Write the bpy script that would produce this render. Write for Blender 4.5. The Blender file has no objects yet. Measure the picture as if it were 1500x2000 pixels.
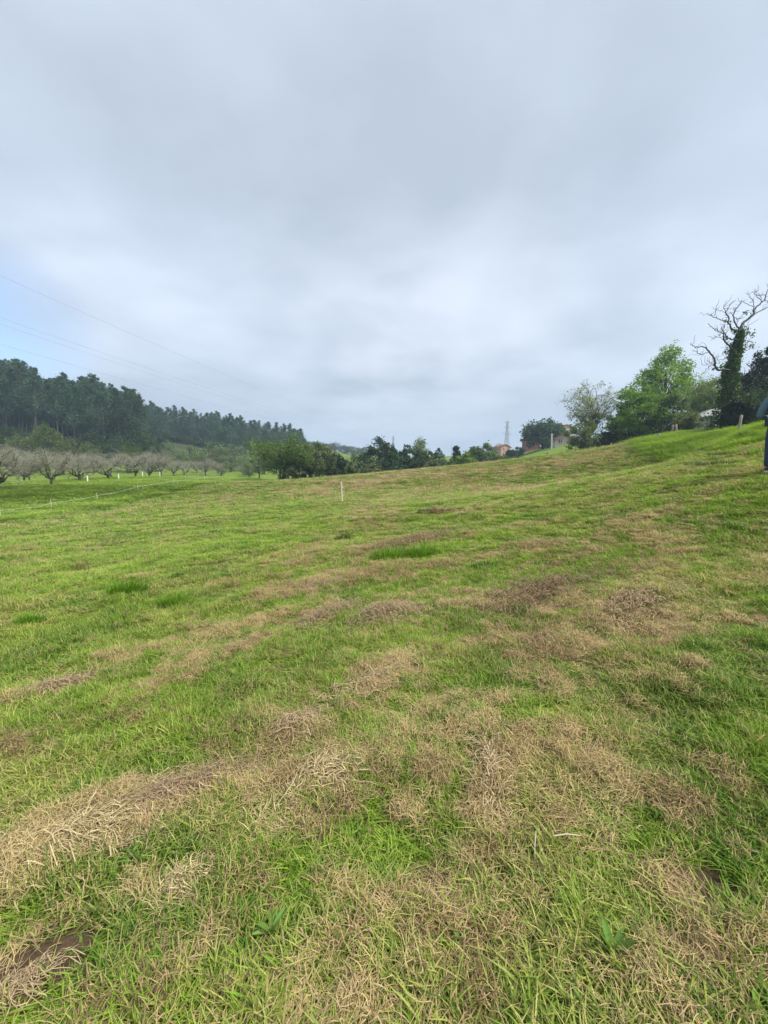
import bpy, math, random
import numpy as np
from mathutils import Vector, Matrix

# ------------------------------------------------------------------ camera, world, sun, exposure
SC = bpy.context.scene
C = SC.collection
F = 800.0            # focal length in photograph pixels (photo 1500 x 2000)
EYE = 1.6
PITCH = math.atan(75 / 800)
cam_d = bpy.data.cameras.new('camera')
cam_d.sensor_fit = 'VERTICAL'; cam_d.sensor_height = 24; cam_d.lens = 24 * F / 2000
cam_d.clip_start = 0.05; cam_d.clip_end = 6000
cam = bpy.data.objects.new('camera', cam_d)
cam.location = (0, 0, EYE); cam.rotation_euler = (math.pi / 2 - PITCH, 0, 0)
C.objects.link(cam); SC.camera = cam

SUN_EL, SUN_AZ = math.radians(52), math.radians(118)   # azimuth clockwise from +Y
W = bpy.data.worlds.new('World'); SC.world = W; W.use_nodes = True
nt = W.node_tree; nt.nodes.clear()
def wn(t, **k):
    n = nt.nodes.new(t)
    for a, b in k.items(): setattr(n, a, b)
    return n
wl = lambda a, b: nt.links.new(a, b)
out = wn('ShaderNodeOutputWorld')
sky = wn('ShaderNodeTexSky', sky_type='NISHITA', sun_disc=False, sun_elevation=SUN_EL, sun_rotation=SUN_AZ)
bg_sky = wn('ShaderNodeBackground'); bg_sky.inputs[1].default_value = 0.085
wl(sky.outputs[0], bg_sky.inputs[0])
geo = wn('ShaderNodeTexCoord')
sep = wn('ShaderNodeSeparateXYZ'); wl(geo.outputs['Generated'], sep.inputs[0])
def wmath(op, a, b=None, c=None, clamp=False):
    n = wn('ShaderNodeMath', operation=op); n.use_clamp = clamp
    for i, v in enumerate((a, b, c)):
        if v is None: continue
        if isinstance(v, (int, float)): n.inputs[i].default_value = v
        else: wl(v, n.inputs[i])
    return n.outputs[0]
zc = wmath('MAXIMUM', sep.outputs[2], 0.0)
den = wmath('ADD', zc, 0.16)
cx = wmath('DIVIDE', sep.outputs[0], den); cy = wmath('DIVIDE', sep.outputs[1], den)
comb = wn('ShaderNodeCombineXYZ'); wl(cx, comb.inputs[0]); wl(cy, comb.inputs[1])
comb.inputs[2].default_value = 3.7
def wnoise(scale, detail, rough, off, dist=0.0):
    mp = wn('ShaderNodeMapping'); wl(comb.outputs[0], mp.inputs[0]); mp.inputs['Location'].default_value = off
    n = wn('ShaderNodeTexNoise'); wl(mp.outputs[0], n.inputs['Vector'])
    n.inputs['Scale'].default_value = scale; n.inputs['Detail'].default_value = detail
    n.inputs['Roughness'].default_value = rough; n.inputs['Distortion'].default_value = dist
    return n.outputs['Fac']
n1 = wnoise(0.50, 5, 0.5, (1.2, 4.5, 0), .25)
n2 = wnoise(1.6, 6, 0.52, (7, 2.5, 1), .2)
nn = wmath('ADD', wmath('MULTIPLY', n1, 0.66), wmath('MULTIPLY', n2, 0.34))
ramp = wn('ShaderNodeValToRGB'); wl(nn, ramp.inputs[0])
e = ramp.color_ramp.elements
e[0].position = 0.375; e[0].color = (0.180, 0.204, 0.243, 1)
e[1].position = 0.615; e[1].color = (0.300, 0.332, 0.388, 1)
m_ = e.new(0.5); m_.color = (0.230, 0.258, 0.306, 1)
bg_cl = wn('ShaderNodeBackground'); bg_cl.inputs[1].default_value = 1.0
# thin the layer a little towards the horizon: paler, milkier cloud
mixh = wn('ShaderNodeMix', data_type='RGBA')
hf = wmath('POWER', wmath('SUBTRACT', 1.0, wmath('MINIMUM', zc, 1.0)), 7.0, clamp=True)
hf = wmath('MULTIPLY', hf, 0.5)
wl(hf, mixh.inputs['Factor']); wl(ramp.outputs[0], mixh.inputs['A']); mixh.inputs['B'].default_value = (0.275, 0.296, 0.335, 1)
# thinner, brighter cloud low in the middle of the view
vb = wn('ShaderNodeVectorMath', operation='DISTANCE'); wl(geo.outputs['Generated'], vb.inputs[0])
vb.inputs[1].default_value = Vector((0.06, 1, 0.27)).normalized()
br = wmath('SUBTRACT', 1.0, wmath('DIVIDE', vb.outputs['Value'], 0.55), clamp=True)
br = wmath('MULTIPLY', wmath('MULTIPLY', br, br), wmath('MULTIPLY', wmath('SUBTRACT', n2, .30, clamp=True), 3.6, clamp=True), clamp=True)
mixb = wn('ShaderNodeMix', data_type='RGBA'); wl(wmath('MULTIPLY', br, .55), mixb.inputs['Factor'])
wl(mixh.outputs['Result'], mixb.inputs['A']); mixb.inputs['B'].default_value = (0.40, 0.41, 0.44, 1)
wl(mixb.outputs['Result'], bg_cl.inputs[0])
# opening in the cloud low on the left where blue sky shows
vm = wn('ShaderNodeVectorMath', operation='DISTANCE'); wl(geo.outputs['Generated'], vm.inputs[0])
vm.inputs[1].default_value = Vector((-0.99, 1, 0.30)).normalized()
gap = wmath('SUBTRACT', 1.0, wmath('DIVIDE', vm.outputs['Value'], 0.20), clamp=True)
gap = wmath('MULTIPLY', gap, wmath('MULTIPLY', n2, 3.2), clamp=True)
ms = wn('ShaderNodeMixShader'); wl(gap, ms.inputs[0]); wl(bg_cl.outputs[0], ms.inputs[1]); wl(bg_sky.outputs[0], ms.inputs[2])
wl(ms.outputs[0], out.inputs[0])

sun_d = bpy.data.lights.new('sun', 'SUN'); sun_d.energy = 2.3; sun_d.angle = math.radians(14); sun_d.color = (1, .95, .86)
sun = bpy.data.objects.new('sun', sun_d); C.objects.link(sun)
sd = Vector((math.sin(SUN_AZ) * math.cos(SUN_EL), math.cos(SUN_AZ) * math.cos(SUN_EL), math.sin(SUN_EL)))
sun.rotation_euler = sd.to_track_quat('Z', 'Y').to_euler(); sun.location = (20, -20, 60)

SC.view_settings.view_transform = 'Standard'; SC.view_settings.look = 'None'
SC.view_settings.gamma = 1; SC.view_settings.use_curve_mapping = False
SC.view_settings.exposure = 1.55
SC.cycles.max_bounces = 6; SC.cycles.transparent_max_bounces = 8
SC.cycles.diffuse_bounces = 3; SC.cycles.glossy_bounces = 2; SC.cycles.transmission_bounces = 3; SC.cycles.volume_bounces = 0

# ------------------------------------------------------------------ geometry of the view
cp, sp = math.cos(PITCH), math.sin(PITCH)
def at(px, py, d):
    """world point seen at photo pixel (px,py) at distance d along +Y"""
    u = (px - 750) / F; v = (1000 - py) / F
    ry = cp + v * sp; rz = -sp + v * cp
    return np.array([u / ry * d, d, EYE + rz / ry * d])

# ------------------------------------------------------------------ noise and terrain
def _hash(ix, iy, s):
    h = (ix.astype(np.int64) * 374761393 + iy.astype(np.int64) * 668265263 + s * 1442695041) & 0xFFFFFFFF
    h = ((h ^ (h >> 13)) * 1274126177) & 0xFFFFFFFF
    return ((h ^ (h >> 16)) & 0xFFFF) / 65535.0
def vnoise(x, y, s=0):
    ix = np.floor(x); iy = np.floor(y); fx = x - ix; fy = y - iy
    fx = fx * fx * (3 - 2 * fx); fy = fy * fy * (3 - 2 * fy)
    a = _hash(ix, iy, s); b = _hash(ix + 1, iy, s); c = _hash(ix, iy + 1, s); d = _hash(ix + 1, iy + 1, s)
    return (a * (1 - fx) + b * fx) * (1 - fy) + (c * (1 - fx) + d * fx) * fy
def fbm(x, y, size, octv=3, s=0):
    t = 0; amp = 1; tot = 0
    for i in range(octv):
        t = t + amp * vnoise(x / size + 17.3 * i, y / size - 9.1 * i, s + i); tot += amp; amp *= .5; size *= .5
    return t / tot
sm = lambda a, b, x: (lambda t: t * t * (3 - 2 * t))(np.clip((x - a) / (b - a), 0, 1))

ctrl = []
for y in (-8, 0, 6):
    for x, z in ((-30, -1.5), (-12, -.62), (-4, -.22), (0, 0), (3, .33), (5, .8), (8, 1.65), (13, 2.6), (24, 4.2)):
        ctrl.append((x, y, z + (.02 * (y < 0))))
ctrl += [(-30, -40, -1.5), (0, -40, 0), (30, -40, 5), (0, -200, 0), (-200, -100, 0), (200, -100, 20)]
for p in ((1516, 920, 7.8), (1480, 868, 14), (1500, 822, 18), (1440, 857, 22), (1440, 840, 27), (1384, 855, 28), (1384, 853, 32),
          (1300, 850, 45), (1240, 868, 50), (1200, 876, 50), (1140, 885, 50), (1000, 903, 55), (850, 915, 55), (700, 928, 52), (520, 940, 50),
          (668, 984, 20), (1000, 960, 22), (1200, 930, 22), (1350, 900, 20), (1500, 870, 12), (0, 1030, 20), (440, 942, 55),
          (200, 985, 32), (95, 952, 42), (0, 965, 38), (150, 941, 55), (205, 936, 60), (290, 931, 75), (400, 928, 100), (480, 925, 110),
          (0, 935, 70), (0, 890, 100), (0, 855, 125), (120, 905, 95), (250, 900, 115), (0, 806, 165), (150, 812, 165), (250, 835, 165), (300, 862, 190), (400, 875, 200),
          (500, 885, 215), (600, 895, 230), (300, 845, 240), (450, 860, 250), (580, 880, 260), (-200, 930, 60), (-200, 810, 165), (-400, 900, 60),
          (1015, 893, 100), (1100, 869, 110), (1100, 868, 125), (1200, 864, 92), (1300, 845, 75), (980, 887, 240), (1030, 880, 160), (1420, 845, 50), (1500, 835, 60),
          (1500, 815, 100), (1300, 840, 120), (1700, 820, 60), (1700, 780, 100), (1700, 840, 30), (680, 885, 380), (768, 893, 450), (900, 890, 330), (1000, 880, 340), (620, 880, 420)):
    ctrl.append(tuple(at(*p)))
for px, d, z in ((700, 75, -.6), (850, 75, .5), (1000, 78, 2.1), (560, 78, .3), (850, 110, -.5), (700, 110, -2), (950, 110, 1.5), (700, 170, 0), (850, 200, 2)):
    ctrl.append(((px - 750) / F * d, d, z))
ctrl += [(-700, 400, 60), (700, 400, 60), (0, 900, 25), (-900, 900, 50), (900, 900, 50), (-600, -300, 20), (600, -300, 40), (0, -800, 10), (0, 1500, 30)]
ctrl = np.array(ctrl)
def _k(r2): return np.where(r2 > 1e-9, r2 * np.log(np.maximum(r2, 1e-9)), 0)
_S = 50.0
_X = ctrl[:, :2] / _S
_n = len(ctrl)
_A = np.zeros((_n + 3, _n + 3))
_d2 = ((_X[:, None] - _X[None]) ** 2).sum(-1)
_A[:_n, :_n] = _k(_d2) + np.eye(_n) * .004
_A[:_n, _n] = 1; _A[:_n, _n + 1:] = _X; _A[_n, :_n] = 1; _A[_n + 1:, :_n] = _X.T
_w = np.linalg.solve(_A, np.concatenate([ctrl[:, 2], [0, 0, 0]]))
def base_h(x, y):
    x = np.asarray(x, float); y = np.asarray(y, float); sh = x.shape
    x = x.ravel() / _S; y = y.ravel() / _S
    o = np.empty_like(x)
    for i in range(0, len(x), 20000):
        a = x[i:i + 20000]; b = y[i:i + 20000]
        d2 = (a[:, None] - _X[None, :, 0]) ** 2 + (b[:, None] - _X[None, :, 1]) ** 2
        o[i:i + 20000] = _k(d2) @ _w[:_n] + _w[_n] + _w[_n + 1] * a + _w[_n + 2] * b
    return o.reshape(sh)

def ground_at(px, py):
    lo = .3; prev = None
    for d in np.geomspace(.6, 90, 400):
        p = at(px, py, d)
        g = float(base_h(p[0], p[1]))
        if p[2] < g: return p[0], p[1]
    return p[0], p[1]

# windrows of dry cut grass, read off the photograph and laid on the ground: (points, half width m, strength)
ROWS = [([(0, 1760), (120, 1660), (240, 1600), (400, 1570), (640, 1510)], .17, .9),
        ([(0, 1490), (150, 1420), (330, 1340), (420, 1290), (520, 1250)], .30, .85),
        ([(0, 1378), (70, 1350), (140, 1335)], .13, 1.0),
        ([(250, 1305), (380, 1240), (560, 1205), (620, 1195)], .34, .8),
        ([(620, 1210), (730, 1215), (810, 1190)], .22, 1.0),
        ([(820, 1190), (950, 1165), (1080, 1170), (1120, 1200), (1330, 1225), (1500, 1215)], .45, .9),
        ([(560, 1160), (700, 1125), (850, 1105), (1000, 1085), (1150, 1062), (1250, 1030), (1360, 985)], .42, .85),
        ([(420, 1140), (520, 1120), (600, 1080)], .4, .7),
        ([(0, 1112), (80, 1092), (150, 1080), (235, 1058)], .45, .9),
        ([(720, 1075), (800, 1058), (890, 1045)], .5, 1.0),
        ([(900, 1048), (980, 1040), (1060, 1020)], .45, .6),
        ([(1040, 1110), (1100, 1090), (1220, 1060), (1330, 1075)], .35, .8),
        ([(960, 1250), (1060, 1270), (1150, 1250)], .40, .85),
        ([(560, 1450), (640, 1425), (700, 1345), (760, 1320)], .20, .8),
        ([(650, 1520), (760, 1500), (860, 1430), (950, 1370), (1060, 1330)], .34, .7),
        ([(900, 1560), (960, 1500), (1000, 1450)], .2, .8),
        ([(1080, 1450), (1130, 1480)], .2, .8), ([(1260, 1540), (1380, 1530)], .16, .8),
        ([(1230, 1330), (1330, 1310)], .25, .7), ([(1180, 1110), (1300, 1130), (1500, 1090)], .3, .5),
        ([(0, 1960), (60, 1925)], .07, .9),
        ([(300, 1730), (360, 1700)], .09, .9), ([(330, 1940), (420, 1880), (300, 1990)], .05, .6),
        ([(700, 1740), (760, 1720), (860, 1760)], .12, .7), ([(1400, 1780), (1500, 1830)], .16, .8),
        ([(1330, 1960), (1500, 1900)], .14, .6), ([(640, 1900), (700, 1990)], .08, .7),
        ([(640, 955), (700, 943), (800, 930), (900, 925), (1000, 915), (1120, 903)], 3.2, .72),
        ([(450, 972), (540, 955), (620, 965)], 1.8, .7), ([(700, 1000), (760, 1005), (730, 1030)], .8, .7),
        ([(860, 955), (960, 950), (1060, 955)], 1.6, .7), ([(880, 1000), (960, 990), (1000, 985)], .7, .8),
        ([(400, 1055), (470, 1045), (540, 1040)], .5, .6), ([(300, 985), (380, 975)], .8, .35), ([(240, 1135), (290, 1130)], .25, .9)]
ROWSW = []
for pts, hw, st in ROWS:
    ROWSW.append((np.array([ground_at(*p) for p in pts]), hw, st))
SOIL = [(ground_at(120, 1870), .27, .15, 1.0), (ground_at(1390, 1735), .13, .08, .95), (ground_at(1260, 1210), .5, .2, .4), (ground_at(60, 1900), .1, .1, .7), (ground_at(850, 1700), .12, .1, .6), (ground_at(1460, 1210), .45, .2, .5)]

def seg_dist(x, y, P):
    best = np.full(x.shape, 1e9)
    for a, b in zip(P[:-1], P[1:]):
        ab = b - a; L = (ab ** 2).sum() + 1e-9
        t = np.clip(((x - a[0]) * ab[0] + (y - a[1]) * ab[1]) / L, 0, 1)
        best = np.minimum(best, np.hypot(x - a[0] - t * ab[0], y - a[1] - t * ab[1]))
    return best
MEADOW_EDGE = np.array([(-60., 2.), (-24., 16.), (-20.5, 21), (-19.5, 27), (-19.8, 36), (-21, 47), (-20, 58), (-12, 66)])
def edge_x(y):
    return np.interp(y, MEADOW_EDGE[:, 1], MEADOW_EDGE[:, 0])
def masks(x, y):
    """returns dry, lush, soil (0..1), all in world space"""
    x = np.asarray(x, float); y = np.asarray(y, float)
    ca, sa = math.cos(math.radians(38)), math.sin(math.radians(38))
    s = x * ca + y * sa; t = -x * sa + y * ca
    rough = fbm(x, y, .35, 3, 5)
    st = .55 * fbm(s / 2.6, t, .45, 3, 11) + .45 * fbm(s / 2.2, t, 1.6, 3, 21)
    dry = .085 + .34 * sm(.46, .72, st) * (1 - .5 * sm(-4, -14, x))
    wob = (fbm(x, y, .45, 4, 31) - .5) * 2.7
    brk = sm(.41, .54, .40 * fbm(s / 1.5, t, .10, 2, 35) + .30 * fbm(s / 1.7, t, .28, 3, 33) + .30 * fbm(s / 1.6, t, .8, 3, 37))
    for P, hw, k in ROWSW:
        dd = seg_dist(x, y, P) / hw
        w = sm(1.25, .35, dd + wob)
        dry = np.maximum(dry, k * w * (.16 + .84 * brk))
    bg = fbm(x, y, 4.5, 2, 41)
    dry = dry * (.30 + 1.0 * bg)
    dry = dry * (.5 + .5 * brk)
    # left of the cut: greener
    left = sm(-.8, -3.5, x + .12 * (y - 4)) * sm(1.5, 3.5, y)
    dry = dry * (1 - .6 * left)
    ex = edge_x(y) + (fbm(x, y, 2.0, 4, 51) - .5) * 3.4
    meadow = sm(.9, -1.1, x - ex) * (y > -50)
    # bank on the right, uncut
    bx = np.interp(y, (0, 10, 14, 18, 22, 28, 40, 50), (12.6, 12.2, 12.4, 13.4, 14.8, 17.6, 24, 30)) + (fbm(x, y, 1.5, 4, 61) - .5) * 3.2
    bank = sm(-.9, 1.1, x - bx)
    far = sm(56, 62, y + .0 * x)
    lush = np.clip(np.maximum(meadow, np.maximum(bank, far)), 0, 1)
    dry = dry * (1 - .93 * lush)
    soil = np.zeros_like(dry)
    for (sx, sy), a, b, k in SOIL:
        u = (x - sx) * ca + (y - sy) * sa; v = -(x - sx) * sa + (y - sy) * ca
        q = np.hypot(u / a, v / b) + (fbm(x, y, .12, 3, 71) - .5) * 1.4
        soil = np.maximum(soil, k * sm(1.25, .6, q))
    return np.clip(dry, 0, 1), lush, soil
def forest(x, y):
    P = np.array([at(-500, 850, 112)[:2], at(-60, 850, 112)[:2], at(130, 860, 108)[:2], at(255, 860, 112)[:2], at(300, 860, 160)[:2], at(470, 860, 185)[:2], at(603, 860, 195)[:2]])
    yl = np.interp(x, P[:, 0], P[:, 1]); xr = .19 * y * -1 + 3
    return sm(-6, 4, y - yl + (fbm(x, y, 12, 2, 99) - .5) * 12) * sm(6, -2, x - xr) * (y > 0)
def H(x, y):
    x = np.asarray(x, float); y = np.asarray(y, float)
    r = np.hypot(x, y)
    z = base_h(x, y)
    fade = 1 / (1 + (r / 120) ** 2)
    z = z + (.11 * (fbm(x, y, 1.6, 3, 81) - .5) + .085 * (fbm(x, y, .42, 3, 91) - .5)) * fade * sm(300, 60, r)
    z = z + .16 * (fbm(x, y, 3.4, 2, 97) - .5) * sm(3, 8, r) * sm(300, 60, r)
    z = z + .25 * (fbm(x, y, 9, 2, 95) - .5) * sm(6, 20, r) * sm(300, 60, r) * .8
    return z
def hz(x, y): return float(H(np.array([x]), np.array([y]))[0])

# ------------------------------------------------------------------ materials
def mat(name):
    m = bpy.data.materials.new(name); m.use_nodes = True
    n = m.node_tree.nodes; l = m.node_tree.links
    return m, n, l, n['Principled BSDF']
def math_node(n, l, op, a, b=None, clamp=False):
    k = n.new('ShaderNodeMath'); k.operation = op; k.use_clamp = clamp
    for i, v in enumerate((a, b)):
        if v is None: continue
        if isinstance(v, (int, float)): k.inputs[i].default_value = v
        else: l.new(v, k.inputs[i])
    return k.outputs[0]
def mixc(n, l, f, a, b):
    k = n.new('ShaderNodeMix'); k.data_type = 'RGBA'
    for s, v in (('Factor', f), ('A', a), ('B', b)):
        if isinstance(v, (int, float)): k.inputs[s].default_value = v
        elif isinstance(v, tuple): k.inputs[s].default_value = v + (1,)
        else: l.new(v, k.inputs[s])
    return k.outputs['Result']
def noise(n, l, scale, detail=4, rough=.6, coord='Object'):
    tc = n.new('ShaderNodeTexCoord'); k = n.new('ShaderNodeTexNoise')
    l.new(tc.outputs[coord], k.inputs['Vector'])
    k.inputs['Scale'].default_value = scale; k.inputs['Detail'].default_value = detail; k.inputs['Roughness'].default_value = rough
    return k.outputs['Fac']
def attr(n, name, typ='GEOMETRY'):
    a = n.new('ShaderNodeAttribute'); a.attribute_type = typ; a.attribute_name = name
    return a.outputs['Fac']

def plain(name, c1, c2, scale=6, rough=.8, bump=.2, metal=0):
    m, n, l, b = mat(name)
    f = noise(n, l, scale)
    l.new(mixc(n, l, f, c1, c2), b.inputs['Base Color'])
    b.inputs['Roughness'].default_value = rough; b.inputs['Metallic'].default_value = metal
    if bump:
        bp = n.new('ShaderNodeBump'); bp.inputs['Strength'].default_value = bump; bp.inputs['Distance'].default_value = .02
        l.new(noise(n, l, scale * 6), bp.inputs['Height']); l.new(bp.outputs[0], b.inputs['Normal'])
    return m
def leafmat(name, c1, c2, trans=.35, inst=None, rough=.55):
    """foliage: colour by per-face random attribute + object random, part of the light passes through"""
    m, n, l, b = mat(name)
    col = mixc(n, l, attr(n, 'rnd'), c1, c2)
    oi = n.new('ShaderNodeObjectInfo')
    hs = n.new('ShaderNodeHueSaturation'); l.new(col, hs.inputs['Color'])
    l.new(math_node(n, l, 'ADD', math_node(n, l, 'MULTIPLY', oi.outputs['Random'], .03), .485), hs.inputs['Hue'])
    l.new(math_node(n, l, 'ADD', math_node(n, l, 'MULTIPLY', oi.outputs['Random'], .35), .82), hs.inputs['Value'])
    col = hs.outputs[0]
    l.new(col, b.inputs['Base Color']); b.inputs['Roughness'].default_value = rough
    b.inputs['Specular IOR Level'].default_value = .25
    tr = n.new('ShaderNodeBsdfTranslucent'); l.new(mixc(n, l, .4, col, (c2[0] * 1.3, c2[1] * 1.3, c2[2] * .7)), tr.inputs['Color'])
    mx = n.new('ShaderNodeMixShader'); mx.inputs[0].default_value = trans
    l.new(b.outputs[0], mx.inputs[1]); l.new(tr.outputs[0], mx.inputs[2])
    l.new(mx.outputs[0], n['Material Output'].inputs[0])
    return m

# ground
m_ground, n, l, b = mat('field_ground')
dry = attr(n, 'dry'); lush = attr(n, 'lush'); soil = attr(n, 'soil')
nz = noise(n, l, 9, 6, .7); nz2 = noise(n, l, .35, 5, .6); nz3 = noise(n, l, 45, 4, .7)
g1 = mixc(n, l, nz, (.045, .078, .012), (.15, .22, .028))
g1 = mixc(n, l, math_node(n, l, 'MULTIPLY', nz2, .5), g1, (.27, .28, .055))
s1 = mixc(n, l, nz3, (.085, .054, .03), (.44, .31, .16))
s1 = mixc(n, l, math_node(n, l, 'MULTIPLY', nz, .5), s1, (.18, .14, .05))
lu = mixc(n, l, nz2, (.075, .135, .016), (.165, .235, .03))
tcd = n.new('ShaderNodeCameraData')
g1 = mixc(n, l, math_node(n, l, 'MULTIPLY', lush, .92), g1, lu)
dr2 = math_node(n, l, 'MULTIPLY', math_node(n, l, 'ADD', dry, math_node(n, l, 'MULTIPLY', math_node(n, l, 'SUBTRACT', nz, .5), .5)), 1.35, True)
col = mixc(n, l, dr2, g1, s1)
so = mixc(n, l, nz3, (.075, .048, .03), (.17, .115, .075))
col = mixc(n, l, soil, col, so)
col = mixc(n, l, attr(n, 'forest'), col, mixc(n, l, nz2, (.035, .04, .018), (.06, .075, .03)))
l.new(col, b.inputs['Base Color']); b.inputs['Roughness'].default_value = 1; b.inputs['Specular IOR Level'].default_value = .1
bp = n.new('ShaderNodeBump'); bp.inputs['Strength'].default_value = .9; bp.inputs['Distance'].default_value = .05
l.new(noise(n, l, 14, 8, .75), bp.inputs['Height']); l.new(bp.outputs[0], b.inputs['Normal'])

# grass blades (instanced): instancer attribute 'tint' 0 lush green .. 1 straw-yellow
def blade_mat(name, greens, straw):
    m, n, l, b = mat(name)
    r = attr(n, 'rnd'); t = attr(n, 'tint', 'INSTANCER'); v = attr(n, 'val', 'INSTANCER'); hgt = attr(n, 'up')
    g = mixc(n, l, r, greens[0], greens[1])
    g = mixc(n, l, v, g, greens[2])
    s = mixc(n, l, r, straw[0], straw[1])
    tt = math_node(n, l, 'ADD', t, math_node(n, l, 'MULTIPLY', math_node(n, l, 'SUBTRACT', r, .5), .8), True)
    c = mixc(n, l, tt, g, s)
    l.new(c, b.inputs['Base Color']); b.inputs['Roughness'].default_value = .55; b.inputs['Specular IOR Level'].default_value = .3
    tr = n.new('ShaderNodeBsdfTranslucent'); l.new(c, tr.inputs['Color'])
    mx = n.new('ShaderNodeMixShader'); mx.inputs[0].default_value = .35
    l.new(b.outputs[0], mx.inputs[1]); l.new(tr.outputs[0], mx.inputs[2]); l.new(mx.outputs[0], n['Material Output'].inputs[0])
    return m
m_blade = blade_mat('grass_blade', ((.034, .10, .008), (.155, .32, .018), (.26, .43, .025)), ((.34, .34, .06), (.58, .50, .19)))
m_hay = blade_mat('cut_straw', ((.12, .078, .04), (.46, .33, .155), (.74, .60, .31)), ((.18, .12, .055), (.68, .53, .26)))

# ------------------------------------------------------------------ mesh helpers
def quads_mesh(name, V, Fq, material, rnd=None, up=None, smooth=False):
    me = bpy.data.meshes.new(name)
    V = np.asarray(V, np.float32).reshape(-1, 3); Fq = np.asarray(Fq, np.int32).reshape(-1, 4)
    me.vertices.add(len(V)); me.vertices.foreach_set('co', V.ravel())
    me.loops.add(Fq.size); me.loops.foreach_set('vertex_index', Fq.ravel())
    me.polygons.add(len(Fq)); me.polygons.foreach_set('loop_start', np.arange(0, Fq.size, 4, dtype=np.int32))
    me.polygons.foreach_set('loop_total', np.full(len(Fq), 4, np.int32))
    if smooth: me.polygons.foreach_set('use_smooth', np.ones(len(Fq), bool))
    if rnd is not None:
        a = me.attributes.new('rnd', 'FLOAT', 'FACE'); a.data.foreach_set('value', np.asarray(rnd, np.float32))
    me.update(calc_edges=True); me.validate()
    me.materials.append(material)
    return me
def link(name, me, parent=None):
    o = bpy.data.objects.new(name, me); C.objects.link(o)
    if parent: o.parent = parent
    return o
def tag(o, label=None, cat=None, group=None, kind=None):
    if label: o['label'] = label
    if cat: o['category'] = cat
    if group: o['group'] = group
    if kind: o['kind'] = kind
    return o
def empty(name, loc, rz=0, scale=None):
    o = bpy.data.objects.new(name, None); C.objects.link(o)
    o.location = [float(v) for v in loc]; o.rotation_euler = (0, 0, rz); o.empty_display_size = .3
    if scale is not None: o.scale = scale
    return o

class Tubes:
    def __init__(s): s.V = []; s.F = []; s.n = 0
    def add(s, P, R, k=5):
        P = np.asarray(P, float); R = np.asarray(R, float) * np.ones(len(P))
        T = np.gradient(P, axis=0); T /= np.linalg.norm(T, axis=1)[:, None] + 1e-9
        ref = np.array([0, 0, 1.]) if abs(T[0, 2]) < .9 else np.array([1., 0, 0])
        A = np.cross(T, ref); A /= np.linalg.norm(A, axis=1)[:, None] + 1e-9
        B = np.cross(T, A)
        an = np.arange(k) * 2 * math.pi / k
        ring = P[:, None] + R[:, None, None] * (A[:, None] * np.cos(an)[None, :, None] + B[:, None] * np.sin(an)[None, :, None])
        m = len(P)
        s.V.append(ring.reshape(-1, 3))
        i = np.arange(m - 1)[:, None] * k; j = np.arange(k)[None]
        q = np.stack([i + j, i + (j + 1) % k, i + k + (j + 1) % k, i + k + j], -1).reshape(-1, 4) + s.n
        s.F.append(q); s.n += m * k
        if k == 4 or k == 3: return
        # end cap as a fan of quads for even k is skipped: tips taper to nothing
    def mesh(s, name, material):
        return quads_mesh(name, np.concatenate(s.V), np.concatenate(s.F), material, smooth=True)
class Geo:
    """general polygon collector"""
    def __init__(s): s.v = []; s.f = []
    def box(s, c, d, rz=0, rx=0):
        M = Matrix.Rotation(rz, 3, 'Z') @ Matrix.Rotation(rx, 3, 'X'); o = len(s.v)
        for x in (-.5, .5):
            for y in (-.5, .5):
                for z in (-.5, .5):
                    s.v.append(tuple(Vector(c) + M @ Vector((x * d[0], y * d[1], z * d[2]))))
        s.f += [tuple(o + i for i in q) for q in ((0, 1, 3, 2), (4, 6, 7, 5), (0, 4, 5, 1), (2, 3, 7, 6), (0, 2, 6, 4), (1, 5, 7, 3))]
        return s
    def prism(s, poly, y0, y1):
        o = len(s.v); n = len(poly)
        for y in (y0, y1):
            for x, z in poly: s.v.append((x, y, z))
        s.f.append(tuple(range(o + n - 1, o - 1, -1))[::-1]); s.f.append(tuple(range(o + n, o + 2 * n))[::-1])
        for i in range(n):
            j = (i + 1) % n; s.f.append((o + j, o + i, o + n + i, o + n + j))
        return s
    def bar(s, a, b, t):
        a = Vector(a); b = Vector(b); d = b - a; q = d.to_track_quat('Z', 'Y').to_matrix(); o = len(s.v)
        for e in (a, b):
            for x, y in ((-1, -1), (1, -1), (1, 1), (-1, 1)): s.v.append(tuple(e + q @ Vector((x * t / 2, y * t / 2, 0))))
        s.f += [tuple(o + i for i in q2) for q2 in ((0, 3, 2, 1), (4, 5, 6, 7), (0, 1, 5, 4), (1, 2, 6, 5), (2, 3, 7, 6), (3, 0, 4, 7))]
        return s
    def mesh(s, name, material, smooth=False):
        me = bpy.data.meshes.new(name); me.from_pydata(s.v, [], s.f); me.update(); me.materials.append(material)
        if smooth:
            for p in me.polygons: p.use_smooth = True
        return me

def cards(rng, P, size, up=.4, asp=.55, rnd=None, jitter=.35):
    """leaf-shaped kites at points P"""
    n = len(P)
    N = rng.normal(size=(n, 3)); N /= np.linalg.norm(N, axis=1)[:, None]; N[:, 2] += up; N /= np.linalg.norm(N, axis=1)[:, None]
    R = rng.normal(size=(n, 3)); A = np.cross(N, R); A /= np.linalg.norm(A, axis=1)[:, None] + 1e-9; B = np.cross(N, A)
    s = size * (1 + jitter * rng.normal(size=n)).clip(.4, 2)[:, None] * .5
    q = np.stack([P - A * s, P + B * s * asp + N * s * .15, P + A * s, P - B * s * asp + N * s * .15], 1)
    return q.reshape(-1, 3), np.arange(n * 4).reshape(-1, 4), (rng.random(n) if rnd is None else rnd)

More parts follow.
